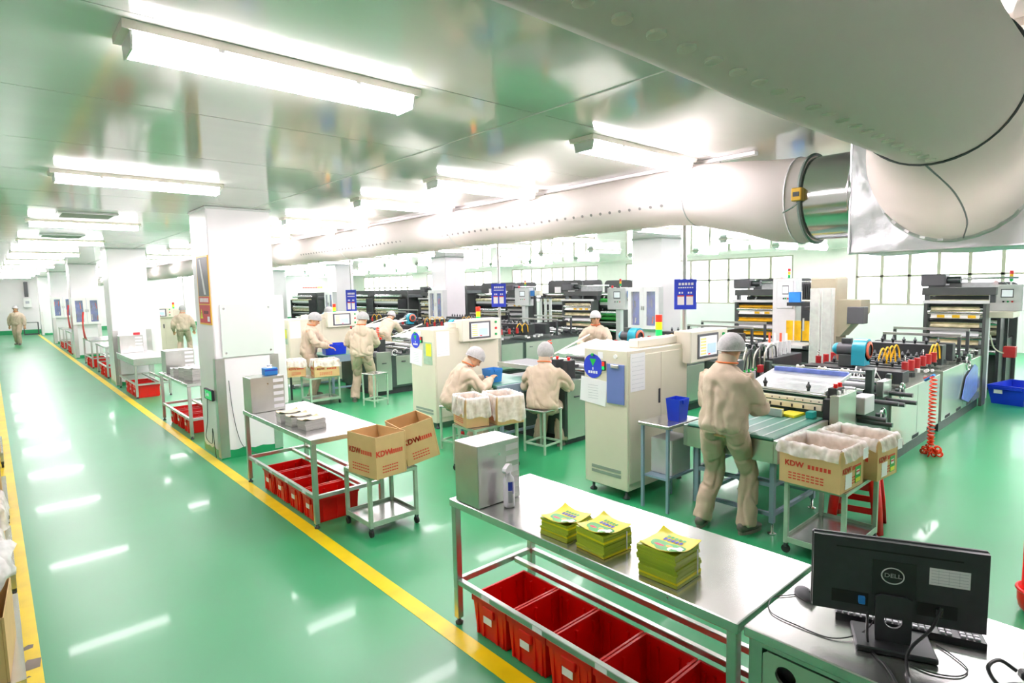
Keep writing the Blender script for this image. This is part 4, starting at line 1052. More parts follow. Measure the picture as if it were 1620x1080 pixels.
    for y in (.02, W-.02): B('upright', 'machine_green', t, 1.98, 2.06, y-.03, y+.03, .8, 1.12, .004)
    roll_y('guide_bar', 'chrome', t, 2.02, .03, W-.03, 1.08, .014); mrow('guide_spool', whitesp, t, [(2.02,.28,1.08),(2.02,.5,1.08),(2.02,.72,1.08)], (R_(90),0,0))
    B('upright', 'machine_green', t, 2.5, 2.56, -.02, .02, .8, 1.02, .004)
    handwheel(t, (1.9,-.14,.7), .07); handwheel(t, (2.62,-.1,.84), .075); handwheel(t, (5.45,-.12,.86), .11)
    # stainless body with plinth
    for x0, x1, z1 in ((2.66, 4.58, .78), (4.72, 7.0, .8)):
        p = B('steel_body', 'steel_panel', t, x0, x1, 0, W, .14, z1, .004); B('plinth', 'dark_steel', t, x0+.02, x1-.02, .03, W-.03, 0, .14)
        for k in range(3): B('slot', 'ink_dark', p, x0+.2+k*.6, x0+.45+k*.6, -.002, 0, .15, .19)
        B('panel_seam', 'dark_steel', p, (x0+x1)/2-.002, (x0+x1)/2+.002, -.001, 0, .2, z1-.02)
    superstructure(t, 0, W, 'film_print', 30, 3)
    B('red_switch_box', 'red_spool', t, 7.3, 7.45, -.35, -.2, .75, .92, .006); TU('power_cable', 'cream_paint', t, spline([(7.2,-.05,1.1),(7.25,-.1,.9),(7.3,-.2,.82),(7.36,-.27,.84)], 6), .01, 6)
    control_box(t, 7.7, -.35, 1.45, .42, .42); B('box_column', 'light_grey', t, 7.74, 7.86, .06, .18, 0, 1.45); B('box_bracket', 'cream_paint', t, 7.3, 7.9, -.3, .2, 1.36, 1.45, .004)
    return t
mA = machine_a(1.93)
# coil hose hanging on the nearest machine
hz = thing('coil_hose', 'orange spiral air hose hanging to the floor from the nearest machine', 'hose', (7.82, 1.74, 0))
pts = [(.12, .12, .86), (.05, .03, .9), (0, 0, .9)]
n = 19
for k in range(n*10):
    a = k*2*math.pi/10; z = .9-.82*(k/(n*10)); pts.append((.032*math.cos(a), .032*math.sin(a), z))
TU('coil', 'orange_hose', hz, pts, .008, 5)
pile = []
for k in range(16*10):
    u = k/160; a = k*2*math.pi/10; ca = u*4*math.pi; R = .055+.03*u
    c = Vector((R*math.cos(ca)+.03, R*math.sin(ca), .05+.03*math.sin(ca*1.5)))
    rad = Vector((math.cos(ca), math.sin(ca), 0)); pile.append(c+rad*.03*math.cos(a)+Vector((0,0,.03))*math.sin(a))
TU('piled_coil', 'orange_hose', hz, pile, .008, 5); CY('blow_gun', 'orange_hose', hz, (.1,.02,.1), (.1,.02,.22), .025, 10); CY('coupling', 'sky_plastic', hz, (.1,.1,.84), (.02,.0,.92), .016, 10)

def machine_b(label, x, y, film, seed, far=False):
    t = thing('bag_machine', label, 'machine', (x, y, 0), 0, 'bag machines behind the nearest one'); W = 1.4
    B('steel_body', 'machine_green', t, .85, 7.0, .0, W, .12, .74, .006); B('plinth', 'machine_black', t, .9, 6.9, .05, W-.05, 0, .12)
    for k, (x0, x1) in enumerate(((.88,1.2),(1.3,2.7),(2.8,4.6),(4.7,6.9))):
        p = B('service_panel', 'steel_panel', t, x0, x1, -.012, 0, .16 if k else .08, .72 if k else .82, .003)
        B('panel_handle', 'ink_dark', p, x0+.12, x0+.2, -.03, -.012, .6, .615)
    B('conveyor_belt', 'belt_green', t, .2, .95, .55, W-.05, .75, .79, .008); B('conveyor_side', 'frame_blue', t, .2, .85, .51, .54, .66, .78); B('conveyor_side', 'frame_blue', t, .2, .85, W-.04, W-.01, .66, .78)
    for yy in (.53, W-.03):
        g = B('frame_leg', 'frame_blue', t, .24, .28, yy-.02, yy+.02, .07, .66); CY('caster', 'lamp_red', g, (.24,yy,.035), (.28,yy,.035), .035, 12)
        B('frame_rail', 'frame_blue', t, .28, .85, yy-.015, yy+.015, .16, .19)
    B('sealing_table', 'machine_black', t, .95, 1.5, .35, W-.02, .9, .94, .004); B('table_edge', 'steel', t, .93, .95, .35, W-.02, .885, .945)
    for k in range(4): MB().prism([(-.1,-.08),(.1,-.08),(.1,.08),(-.1,.08)], 0, .016).build('gold_pouch', 'gold_film', t, loc=(.98,.65+.05*(k % 2),.79+.022*k), rz=.15*k)
    for k in range(4): handwheel(t, (1.25+.5*k, -.06, .8), .055, m='light_grey')
    for k in range(9): roll_y('feed_roller', ('chrome','light_grey','machine_black')[k % 3], t, 1.6+.15*k, .05, W-.05, .82+.05*(k % 2), .038)
    mrow('shaft_end', rodm, t, [(1.3+.28*k, .02, .78+.05*(k % 2)) for k in range(5)]); mrow('bearing_block', blockm, t, [(1.5+.3*k, yy, .76) for k in range(5) for yy in (.03, W-.03)])
    for yy in (.1, .3): B('valve_bracket', 'machine_black', t, 1.0, 1.15, yy, yy+.08, .82, 1.05, .004); CY('red_knob', 'red_plastic', t, (1.07,yy+.04,1.05), (1.07,yy+.04,1.09), .02, 10)
    TU('coil_hose', 'orange_hose', t, [(1.35+.03*math.cos(k*.63), .75+.03*math.sin(k*.63), 1.25-.004*k) for k in range(70)], .008, 4)
    # slanting film web
    MB().grid(lambda u, v: (1.9+.9*v, .25+(W-.5)*u, 1.0+.14*v+.01*math.sin(u*20)), 12, 3).build('plastic_web', 'bag_white', t, True)
    for yy in (.2, W-.2): TU('tension_belt', 'cream_light', t, [(1.9,yy,.98),(2.7,yy,1.22)], .012, 5)
    superstructure(t, 0, W, film, 10 if far else 40, seed, not far)
    B('long_frame', 'machine_black', t, 3.1, 6.9, W*.55, W*.6, .95, 1.08, .004)
    return t
machine_b('second bag machine, beside the two seated workers', 4.4, 4.95, 'gold_film', 5)
machine_b('third bag machine, behind the second display cabinet', 4.45, 9.85, 'film_print', 8)
machine_b('fourth bag machine, in the background past the third cabinet', 5.7, 13.6, 'bag_grey', 9, True)
machine_b('farthest bag machine in the left background', 5.2, 18.0, 'film_print', 12, True)

# ---------------------------------------------------------------- control cabinets with swinging display
def display_cabinet(label, x, y, w, d, h, papers, dx, lit=True):
    t = thing('control_cabinet', label, 'cabinet', (x, y, 0), 0, 'cream control cabinets')
    MB().bbox(0, w, 0, d, .09, h, .008).build('cabinet_body', 'cream_paint', t)
    for a in (.06, w-.06):
        for b in (.06, d-.06): MB().lathe([(.035,0),(.035,.012),(.014,.03),(.014,.09)], 12, Matrix.Translation((a,b,0))).build('levelling_foot', 'dark_steel', t, True)
    for k, (a, b) in enumerate(((.02,w*.52),(w*.525,w-.02))):
        dr = B('door', 'cream_paint', t, a, b, -.008, 0, .16, h-.05, .003)
        if k == 0: o = B('handle', 'ink_dark', dr, b-.045, b-.015, -.014, -.008, .86, 1.0, .004)
    for k in range(2): 
        B('vent', 'vent_grey', t, -.003, 0, .08, d-.09, .2+.045*k, .23+.045*k)
    sw = B('isolator_switch', 'ink_dark', t, -.02, 0, d*.48, d*.55, h-.2, h-.11, .003); B('switch_red', 'led_red', sw, -.024, -.02, d*.49, d*.54, h-.155, h-.12); B('switch_green', 'led_green', sw, -.024, -.02, d*.49, d*.54, h-.19, h-.16)
    # arm and display
    B('swing_arm', 'cream_light', t, w*.25, w*.98, .06, .18, h, h+.08, .01)
    o = CY('pivot', 'cream_light', t, (w*.4,.12,h), (w*.4,.12,h+.03), .05, 14)
    dp = MB().bbox(dx, dx+.72, -.1, .1, h-.2, h+.12, .01).build('display_housing', 'cream_light', t)
    B('screen_bezel', 'grey_plastic', dp, dx+.12, dx+.52, -.106, -.1, h-.165, h+.085, .004); B('touch_screen', 'screen', dp, dx+.155, dx+.485, -.109, -.106, h-.14, h+.06)
    for k in range(6): B('screen_field', 'screen_yellow', dp, dx+.17, dx+.27, -.1105, -.109, h-.125+.03*k, h-.108+.03*k)
    B('screen_picture', 'screen_blue', dp, dx+.3, dx+.46, -.1105, -.109, h-.12, h-.02); B('screen_alarm', 'led_red', dp, dx+.31, dx+.35, -.111, -.1105, h-.132, h-.118)
    for k in range(3): CY('push_button', ('lamp_green','lamp_red','lamp_green')[k], dp, (dx+.62,-.1,h-.12+.09*k), (dx+.62,-.115,h-.12+.09*k), .018, 12)
    stack_light(t, w*.82, .22, h+.0, lit, 1.25)
    CY('sign_pole', 'steel', t, (w+.13,.12,0), (w+.13,.12,CEIL-.01), .022, 14)
    # papers on the aisle-facing side
    ci = CY('round_sign', 'blue_sign', t, (0,d*.78,h-.17), (-.004,d*.78,h-.17), .115, 32)
    MB().prism([(d*.78-.04,h-.1),(d*.78+.04,h-.1),(d*.78,h-.17)], -.006, -.004, 'x').build('green_pointer', 'ink_green', ci); CY('pin', 'lamp_green', ci, (-.004,d*.78,h-.06), (-.02,d*.78,h-.06), .014, 10)
    for k in range(4): B('character', 'ink_white', ci, -.0055, -.004, d*.78-.055+.03*k, d*.78-.033+.03*k, h-.24, h-.215)
    B('pointer_mark', 'ink_white', ci, -.0055, -.004, d*.78-.006, d*.78+.006, h-.205, h-.18)
    MB().box(-.003, 0, -.16, .16, -.12, .12, Matrix.Translation((-.001,d*.78,h-.41)) @ Matrix.Rotation(R_(5),4,'X')).build('notice_paper', 'paper', t)
    B('notice_paper', 'paper', t, -.002, 0, d*.55, d*.66, h-.09, h-.03)
    B('notice_paper', 'paper', t, .03, .25, -.0105, -.0085, h-.38, h-.03)
    for k in range(8): B('print_line', 'print_grey', t, .05, .23, -.011, -.0105, h-.35+.04*k, h-.348+.04*k)
    for k in range(6): B('print_line', 'print_grey', t, -.0045, -.004, d*.66, d*.9, h-.48+.025*k, h-.477+.025*k)
    if papers == 1:
        cb = B('clipboard', 'clip_blue', t, -.012, -.004, d*.06, d*.45, h-.5, h-.13, .002); B('clip', 'steel', cb, -.03, -.012, d*.17, d*.34, h-.165, h-.135, .003); CY('hook', 'white_paint', t, (0,d*.26,h-.06), (-.012,d*.26,h-.06), .02, 12)
    else:
        B('green_folder', 'stool_green', t, -.006, 0, d*.1, d*.45, h-.5, h-.18); B('yellow_leaflet', 'ink_yellow', t, -.008, -.006, d*.12, d*.34, h-.38, h-.2)
    return t
display_cabinet('cream control cabinet with blue clipboard, beside the nearest worker', 4.27, 3.25, .98, .52, 1.40, 1, .88)
display_cabinet('cream control cabinet with green folder, behind the bending worker', 4.62, 6.85, 1.18, .62, 1.42, 2, .42)
display_cabinet('cream control cabinet behind the two standing workers', 4.5, 11.9, 1.35, .62, 1.42, 2, .8)
display_cabinet('cream control cabinet beside the distant worker beyond the second column', 3.75, 22.2, 1.1, .6, 1.42, 2, .1)
def pole_sign(label, x, y, z, w, h, rz=0):
    t = thing('hanging_sign', label, 'sign', (x, y, z), rz, 'blue machine signs')
    B('sign_board', 'blue_sign', t, -.012, -.004, -w/2, w/2, 0, h, .002)
    for k in range(5): B('character', 'ink_white', t, -.0135, -.012, w*.3-w*.14*k-w*.1, w*.3-w*.14*k, h*.8, h*.88)
    for k in range(7): B('character', 'ink_white', t, -.0135, -.012, w*.32-w*.1*k-w*.07, w*.32-w*.1*k, h*.7, h*.74)
    for s in (-1, 1):
        g = B('name_card', 'paper', t, -.0135, -.012, s*w*.2-w*.15, s*w*.2+w*.15, h*.15, h*.47); B('card_band', 'red_print', g, -.0145, -.0135, s*w*.2-w*.15, s*w*.2+w*.15, h*.43, h*.47)
        for k in range(2): B('character', 'ink_white', t, -.0135, -.012, s*w*.2-w*.1+k*w*.12, s*w*.2-w*.03+k*w*.12, h*.52, h*.58)
    for z_ in (h*.3, h*.7): B('pole_clip', 'steel', t, -.004, .004, -.03, .03, z_, z_+.03)
pole_sign('blue machine sign on the pole above the nearest worker', 5.35, 3.34, 1.73, .22, .31, R_(28))
pole_sign('blue machine sign on the pole beside the second cabinet', 5.9, 6.94, 1.69, .24, .36, R_(28))
pole_sign('blue machine sign on the pole of the third cabinet', 5.953, 11.99, 1.5, .3, .5, R_(20))

# ---------------------------------------------------------------- presses and towers in the background
def press_unit(label, x, y, w, h, m='press_grey', win=True, film='film_print'):
    t = thing('press_unit', label, 'machine', (x, y, 0), 0, 'dark press units in the background')
    r = .12; poly = [(-w/2,0),(w/2,0)]+[(w/2-r+r*math.cos(a),h-r+r*math.sin(a)) for a in (0,.4,.8,1.2,1.57)]+[(-w/2+r+r*math.cos(a),h-r+r*math.sin(a)) for a in (1.57,1.95,2.35,2.75,3.14)]
    for k, xx in enumerate((0, .9)):
        MB().prism(poly, xx, xx+.06, 'x').build('side_frame', m, t)
    for k in range(7): CY('print_roller', ('chrome','machine_black',film)[k % 3], t, (-.25-.05*(k % 2), -w/2+.08, .7+.17*k), (-.25-.05*(k % 2), w/2-.08, .7+.17*k), .06, 14)
    for yy in (-w/2+.04, w/2-.1): B('roller_plate', 'machine_black', t, -.4, -.02, yy, yy+.05, .1, h*.82, .004)
    for k in range(3): B('printed_web', film if k % 2 else 'light_grey', t, -.335, -.33, -w/2+.1, w/2-.1, .82+.3*k, .95+.3*k)
    if win:
        for s in (-1, 1): B('work_lamp', 'white_paint', t, -.012, 0, s*w*.2-.13, s*w*.2+.13, h-.42, h-.2)
    B('lower_body', 'machine_black', t, .06, .9, -w/2+.05, w/2-.05, 0, .9); B('tie_beam', 'dark_steel', t, .06, .9, -w/2+.1, w/2-.1, h-.3, h-.2)
    TU('cable', 'light_grey', t, spline([(-.05,w/2-.1,h-.4),(-.2,w/2-.12,h-.55),(-.25,w/2-.1,1.0)], 6), .02, 6)
    return t
press_unit('dark press unit in the middle background with two pale lamps', 13.5, 12.7, 1.45, 2.16)
press_unit('dark press unit farther left in the background', 13.5, 15.9, 1.9, 2.14)
press_unit('dark press unit right of the middle, beside the grey glazed cabinet', 13.5, 10.6, 1.0, 2.12, film='bag_leaf')
press_unit('dark press unit in the left background behind the blue sign', 13.5, 18.4, 1.2, 2.08)
press_unit('low dark press unit in the far left background, first', 12.6, 21.6, 2.2, 1.95, win=False)
press_unit('low dark press unit in the far left background, second', 13, 25.0, 2.2, 1.95, win=False)
press_unit('low dark press unit in the far left background, last', 12.0, 29.0, 2.4, 1.9, win=False)
press_unit('grey press tower with gold film behind the nearest sign', 13.0, 5.9, .95, 2.05, 'grey_plastic', False)
press_unit('dark press unit behind the stainless machine at the right', 13.2, 2.5, 1.2, 1.9, win=False, film='film_print')
def control_tower(label, x, y, z, w, h):
    t = thing('control_pillar', label, 'control box', (x, y, 0), 0, 'white control pillars'); control_box(t, 0, 0, z, w, h); B('pillar', 'light_grey', t, .06, .18, w*.35, w*.6, 0, z)
    B('side_box', 'sky_plastic', t, .05, .2, -.18, -.02, z+h*.55, z+h*.85, .005); B('side_box', 'cream_light', t, .05, .2, -.4, -.2, z+h*.55, z+h*.85, .005)
    B('arm', 'machine_black', t, .08, .16, -.9, 0, z+h*.4, z+h*.48)
    for k in range(3): B('acrylic_post', 'acrylic_edge', t, .1, .16, -.4-.2*k, -.34-.2*k, .3, z+h*.4)
control_tower('white control box with signal lamps before the middle press', 12, 12.75, 1.42, .62, .53)
control_tower('white control box with signal lamps beside the grey glazed cabinet', 12, 9.2, 1.36, .58, .55)
wt = thing('control_pillar', 'tall white control pillar with blue unit and yellow film, right of the sign', 'control box', (10.9, 4.55, 0), 0, 'white control pillars')
B('pillar', 'light_grey', wt, 0, .25, .0, .42, .3, 2.05, .008); control_box(wt, -.02, .04, 1.5, .3, .5); B('base', 'machine_black', wt, -.05, .3, -.1, .5, 0, .3)
B('blue_unit', 'sky_plastic', wt, -.3, -.1, -.2, .0, 1.62, 1.8, .005); B('cream_unit', 'cream_light', wt, -.3, -.1, -.38, -.22, 1.64, 1.82, .005); B('unit_bracket', 'machine_black', wt, -.32, .0, -.7, .02, 1.56, 1.62)
for k in range(5): MB().grid(lambda u, v: (-.3+.03*math.sin(u*3.14), -.65+.14*k+.12*u, .95+.35*v), 5, 1).build('yellow_film', 'gold_film', wt, True)
CY('piston', 'machine_black', wt, (-.35,-.45,1.0), (-.35,-.45,1.56), .03, 10); B('film_table', 'light_grey', wt, -.6, 0, -.9, .4, .84, .9, .006); B('film_frame', 'machine_black', wt, -.5, 0, -.85, .35, .6, .8, .006)
for k in range(4): CY('press_rod', 'orange_ring' if k % 2 else 'white_paint', wt, (-.4,-.02+.1*k,.9), (-.4,-.02+.1*k,1.08), .02, 8)
hp = thing('hopper_tower', 'tall beige tower with two clear tubes and a funnel', 'machine', (9.4, 3.42, 0), 0)
MB().bbox(.1, .55, -.05, .33, 0, 2.04, .02).build('tower_body', 'hopper_beige', hp); B('dark_base', 'machine_green', hp, .0, .6, -.15, .4, 0, .5, .006)
for k in range(2): 
    MB().bbox(-.1, .02, -.06+.17*k, .08+.17*k, .5, 1.88, .006).build('clear_tube', 'acrylic', hp); B('tube_edge', 'acrylic_edge', hp, -.1, -.09, -.06+.17*k, -.05+.17*k, .5, 1.88); B('tube_edge', 'acrylic_edge', hp, -.1, -.09, .07+.17*k, .08+.17*k, .5, 1.88)
for z in (.95, 1.55): B('clamp', 'machine_black', hp, -.12, .1, .28, .34, z, z+.05, .004)
MB().prism([(-.05,1.7),(-.38,1.7),(-.38,1.5),(-.1,1.15),(-.05,1.15)], .12, .5, 'x').build('funnel', 'hopper_beige', hp); B('grey_box', 'grey_plastic', hp, .1, .3, -.42, -.2, 1.35, 1.6, .006); 
for k in range(5): B('cooling_fin', 'machine_black', hp, .2, .4, .36+.03*k, .37+.03*k, 1.7, 1.95)
CY('signal_post', 'light_grey', hp, (.3,.5,1.2), (.3,.5,1.4), .015, 8)

# loose bins and small things by the machines
bb = thing('parts_bin', 'blue plastic parts bin on the floor at the right edge', 'bin', (12.15, 1.58, .0), R_(-12))
bm = openbox(MB(), .85, .5, .3, .012, .1); bm.build('bin_walls', 'blue_plastic', bb)
for k in range(4): B('rib', 'blue_plastic', bb, -.33+.2*k, -.31+.2*k, -.262, -.235, .04, .26)
B('rib', 'blue_plastic', bb, -.44, -.42, -.2, .2, .24, .28); B('bin_label', 'paper', bb, -.42, -.405, .05, .16, .17, .23)
bs = thing('shield_panel', 'blue plastic shield leaning against the nearest machine', 'panel', (10.6, 1.915, .2))
MB().prism([(-.5,.1),(-.1,0),(.42,.1),(.42,.45),(.2,.52),(-.3,.38)], -.012, -.002, 'y').build('shield_sheet', 'blue_film', bs)
def tote(label, x, y, z, w, d, h, m, rz=0, group='small blue totes'):
    t = thing('tote_box', label, 'box', (x, y, z), rz, group); openbox(MB(), w, d, h, .004, .03).build('tote_walls', m, t); B('handle_lip', m, t, -w*.2, w*.2, -d/2-.012, -d/2, h*.8, h*.95)
tote('blue tote between the two standing workers', 4.85, 10.58, .795, .4, .3, .2, 'blue_plastic', R_(-10))
tote('small blue tote in front of the bending worker', 4.75, 5.75, .795, .2, .18, .17, 'sky_plastic')
tote('blue tote beside the nearest worker on the small shelf', 4.53, 2.9, .782, .16, .14, .2, 'blue_plastic')
sb = thing('side_shelf', 'small steel shelf table beside the nearest control cabinet', 'table', (4.42, 2.93, 0)); MB().bbox(-.16, .34, -.12, .2, .75, .78, .004).build('shelf_top', 'steel_top', sb)
for a in (-.13, .31):
    for b in (-.09, .17): B('leg', 'frame_blue', sb, a-.012, a+.012, b-.012, b+.012, 0, .75)
B('grey_box', 'light_grey', sb, -.02, .28, -.06, .16, .3, .62, .006)
B('box_shelf', 'frame_blue', sb, -.118, .298, -.078, .158, .28, .3)
rk = thing('bench', 'low brown bench with blue bins beside the third control cabinet', 'bench', (3.75, 10.95, 0)); MB().bbox(-.3, .35, -.25, .25, .5, .53, .004).build('bench_top', 'cardboard_dark', rk)
for a in (-.26, .31):
    for b in (-.21, .21): B('leg', 'dark_steel', rk, a-.015, a+.015, b-.015, b+.015, 0, .5)
for k in range(2): tote('narrow blue bin on the floor under the brown bench, %s one' % ('left' if k == 0 else 'right'), 3.68+.2*k, 10.85, 0, .15, .3, .3, 'blue_plastic', group='blue bins under the bench')

# ================================================================ people
TS = bpy.data.scenes.new('workshop')               # empty scratch scene so that modifiers evaluate quickly
SCRAP = []
def ik(a, b, l1, l2, pole):
    a, b = Vector(a), Vector(b); d = b-a; L = min(d.length, (l1+l2)*.999); d.normalize()
    k = (l1*l1-l2*l2+L*L)/(2*L); h = math.sqrt(max(0, l1*l1-k*k))
    p = Vector(pole); p = (p-d*p.dot(d)).normalized()
    return a+d*k+p*h, a+d*L
def fuse(mb, voxel, name, m, parent, wrinkle=0., wscale=9., smooth_it=4, seed=0., label=None):
    global SCRAP
    me = bpy.data.meshes.new('tmp'); me.from_pydata(mb.v, [], mb.f); me.update()
    o = bpy.data.objects.new('tmp', me); TS.collection.objects.link(o)
    bm = bmesh.new(); bm.from_mesh(me); bmesh.ops.recalc_face_normals(bm, faces=bm.faces); bm.to_mesh(me); bm.free()
    r = o.modifiers.new('r', 'REMESH'); r.mode = 'VOXEL'; r.voxel_size = voxel
    s = o.modifiers.new('s', 'SMOOTH'); s.factor = .5; s.iterations = smooth_it
    TS.view_layers[0].update(); out = bpy.data.meshes.new_from_object(o.evaluated_get(TS.view_layers[0].depsgraph))
    TS.collection.objects.unlink(o); SCRAP += [o, me]
    if wrinkle:
        nor = [v.normal.copy() for v in out.vertices]; cos = []
        for v, nr in zip(out.vertices, nor):
            c = v.co
            n = noise.noise((c.x*wscale+seed, c.y*wscale, c.z*wscale*.55+c.x*3))+.5*noise.noise((c.x*wscale*2.1, c.y*wscale*2.1+seed, c.z*wscale*1.6))
            cr = noise.noise((c.x*5.5+seed*2, c.y*5.5, c.z*4.2+c.x*2.5-c.y*2)); n -= 1.1*max(0, 1-abs(cr)*7)
            cos += (c+nr*(wrinkle*n*.8))[:]
        out.vertices.foreach_set('co', cos); out.update()
    out.name = name; out.materials.clear(); out.materials.append(MATS[m])
    for p in out.polygons: p.use_smooth = True
    return link(name, out, parent, label=label)
def person(label, loc, rz, s=1., seat=None, lean=8, twist=0, head=(25, 0), hands=((-.18,.36,1.02),(.18,.36,1.02)), feet=((-.17,0),(.17,.02)), vox=.014, group=None, hood=False, hipy=0., lookz=0):
    """figure facing local +y; lean in degrees forward, head = (nod, turn), hands and feet in local metres"""
    t = thing('person', label, 'person', loc, rz, group); t.scale = (s, s, s)
    X = Vector((1,0,0))
    hz = seat if seat else .90
    hip = Vector((0, hipy-(.0 if seat else .02), hz+.04 if seat else hz))
    la = R_(lean); up = Vector((0, math.sin(la), math.cos(la))); fw = Vector((0, math.cos(la), -math.sin(la)))
    ct, st_ = math.cos(R_(twist)), math.sin(R_(twist)); sx = Vector((ct, st_, 0))
    def sp(z, f=0.): return hip+up*z+fw*f
    sh = [sp(.435)+sx*(-.17), sp(.435)+sx*.17]
    neck = sp(.535, .01); nod = R_(head[0]); trn = R_(head[1])
    hd = Vector((math.sin(trn)*math.sin(nod+la*.6), math.cos(trn)*math.sin(nod+la*.6), math.cos(nod+la*.6)))
    hc = neck+up*.008+hd*.108
    hf = Vector((math.sin(trn), math.cos(trn), 0)); hf = (hf-hd*hf.dot(hd)).normalized(); hs = hf.cross(hd).normalized()
    arms, legs = [], []
    for i in (0, 1):
        e, w = ik(sh[i], hands[i], .29, .26, (-.7 if i == 0 else .7, -.5, -.5)); arms.append((sh[i], e, w))
        hj = hip+Vector((-.095 if i == 0 else .095, 0, -.02)); an = Vector((feet[i][0], feet[i][1], .085))
        k, an = ik(hj, an, .44, .42, (0, 1, .1)); legs.append((hj, k, an))
    # skin: head, neck, trunk, arms, hands, legs in one surface
    b = MB(); fk = 1. if vox < .0155 else 1.15
    H = Matrix((hs, hf, hd)).transposed().to_4x4(); H.translation = hc
    rows = [(-.125,.03,.035,.035),(-.11,.045,.055,.03),(-.08,.058,.075,.02),(-.04,.066,.085,.008),(.0,.071,.092,0),(.04,.073,.096,-.004),(.08,.066,.086,-.006),(.105,.045,.06,-.006),(.118,.015,.02,-.006)]
    b.loft([H @ Vector((0, f, z)) for z, a, c, f in rows], [(a, c) for z, a, c, f in rows], hs, 16)
    b.loft([H @ Vector((0,.09,.02)), H @ Vector((0,.112,-.03)), H @ Vector((0,.085,-.045))], [(.007,.007),(.015,.012),(.009,.006)], hs, 8)
    for q in (-1, 1): b.loft([H @ Vector((q*.07,-.005,.02)), H @ Vector((q*.08,-.012,.0)), H @ Vector((q*.072,-.002,-.035))], [(.006,.018),(.01,.02),(.006,.01)], hs, 8)
    b.loft([H @ Vector((-.024,.088,-.068)), H @ Vector((.024,.088,-.068))], [(.008,.006)]*2, hd, 8)
    b.loft([neck-up*.06, neck+up*.02, H @ Vector((0,-.01,-.05))], [(.062,.06),(.055,.056),(.052,.055)], X, 12)
    b.loft([hip-up*.08, hip+up*.1, sp(.3), sp(.45), sp(.5)], [(.13,.09),(.13,.09),(.15,.1),(.15,.08),(.07,.06)], sx, 14)
    for i in (0, 1):
        S_, E_, W_ = arms[i]; b.loft([S_, S_.lerp(E_,.5), E_, E_.lerp(W_,.4), W_], [.05,.046,.038,.037,.026], X, 10)
        d = (W_-E_).normalized(); sd = (-1 if i == 0 else 1)
        side = d.cross(Vector((0,0,1))); side = side.normalized() if side.length > .1 else X; nn = side.cross(d)
        b.loft([W_-d*.02, W_+d*.03, W_+d*.08, W_+d*.1], [(.024,.018),(.036,.015),(.042,.014),(.036,.011)], side, 10)
        for j, (o, L) in enumerate(((-.03,.062),(-.01,.074),(.011,.07),(.031,.056))):
            p0 = W_+d*.085+side*o; p1 = p0+d*L*.5-nn*.006; p2 = p0+d*L*.8-nn*.026; p3 = p0+d*L*.92-nn*.042
            b.loft([p0, p1, p2, p3], [v*fk for v in (.0095,.009,.0085,.006)], side, 8)
        tb = W_+d*.03-side*sd*.033; b.loft([tb, tb+d*.03-side*sd*.02-nn*.01, tb+d*.06-side*sd*.025-nn*.022], [.013,.011,.008], nn, 8)
        A, K, N = legs[i]; b.loft([A, A.lerp(K,.5), K, K.lerp(N,.35), N-Vector((0,0,.02))], [.08,.07,.052,.05,.035], X, 10)
    body = fuse(b, .008 if vox < .0155 else .0095 if vox < .0185 else .014, 'body', 'skin', t, smooth_it=3)
    for q in (-1, 1):
        e = MB().sphere(H @ Vector((q*.029,.084,.004)), (.011,.008,.007), 8, 6).build('eye', 'eye_dark', t, True)
        MB().tube([H @ Vector((q*.016,.093,.024)), H @ Vector((q*.03,.093,.029)), H @ Vector((q*.046,.085,.023))], .004, 5).build('eyebrow', 'hair', t, True)
    # jacket
    j = MB()
    hem = -.05 if not seat else -.07
    j.loft([sp(hem), sp(hem+.05), sp(.08), sp(.2), sp(.33, .005), sp(.415,-.005), sp(.455,-.005), sp(.49,-.005), sp(.525)], [(.182,.135),(.212,.162),(.208,.158),(.21,.155),(.216,.155),(.206,.142),(.182,.122),(.128,.1),(.08,.075)], sx, 20)
    for i in (0, 1):
        S_, E_, W_ = arms[i]; ins = S_.lerp(sp(.38), .55)
        j.loft([ins, S_+(E_-S_)*.05, S_.lerp(E_,.5), E_, E_.lerp(W_,.5), W_-(W_-E_).normalized()*.03, W_-(W_-E_).normalized()*.005], [.05,.07,.083,.08,.074,.062,.05], X, 14)
    jk = fuse(j, vox, 'jacket', 'uniform', t, .022, 8, int(.26/vox), len(label))
    cu = MB(); cu.loft([neck-up*.015-fw*.008, neck+up*.03-fw*.012, neck+up*.045-fw*.004], [(.083,.08),(.076,.074),(.078,.076)], sx, 18, cap=False); cu.build('collar', 'uniform_dark', t, True)
    ring = [neck+up*.004-fw*.008+sx*.086*math.cos(a*math.pi/10)+fw*.083*math.sin(a*math.pi/10) for a in range(20)]
    TU('neck_trim', 'orange_cloth', t, ring, .007, 6, closed=True)
    for i in (0, 1):
        S_, E_, W_ = arms[i]; d = (W_-E_).normalized(); MB().loft([W_-d*.04, W_+d*.0], [.05,.046], X, 12).build('cuff', 'uniform_dark', t, True)
    # trousers
    p = MB()
    p.loft([hip+up*.1, hip+up*.03, hip-up*.06], [(.168,.122),(.185,.138),(.175,.14)], sx if not seat else X, 18)
    for i in (0, 1):
        A, K, N = legs[i]; bot = N-Vector((0,0,.03))
        p.loft([A+(A-K).normalized()*.03, A.lerp(K,.15), A.lerp(K,.5), K, K.lerp(bot,.4), K.lerp(bot,.85), bot], [.108,.112,.1,.085,.082,.084,.086], X, 14)
    fuse(p, vox, 'trousers', 'uniform_dark', t, .02, 8, int(.13/vox), len(label)+3)
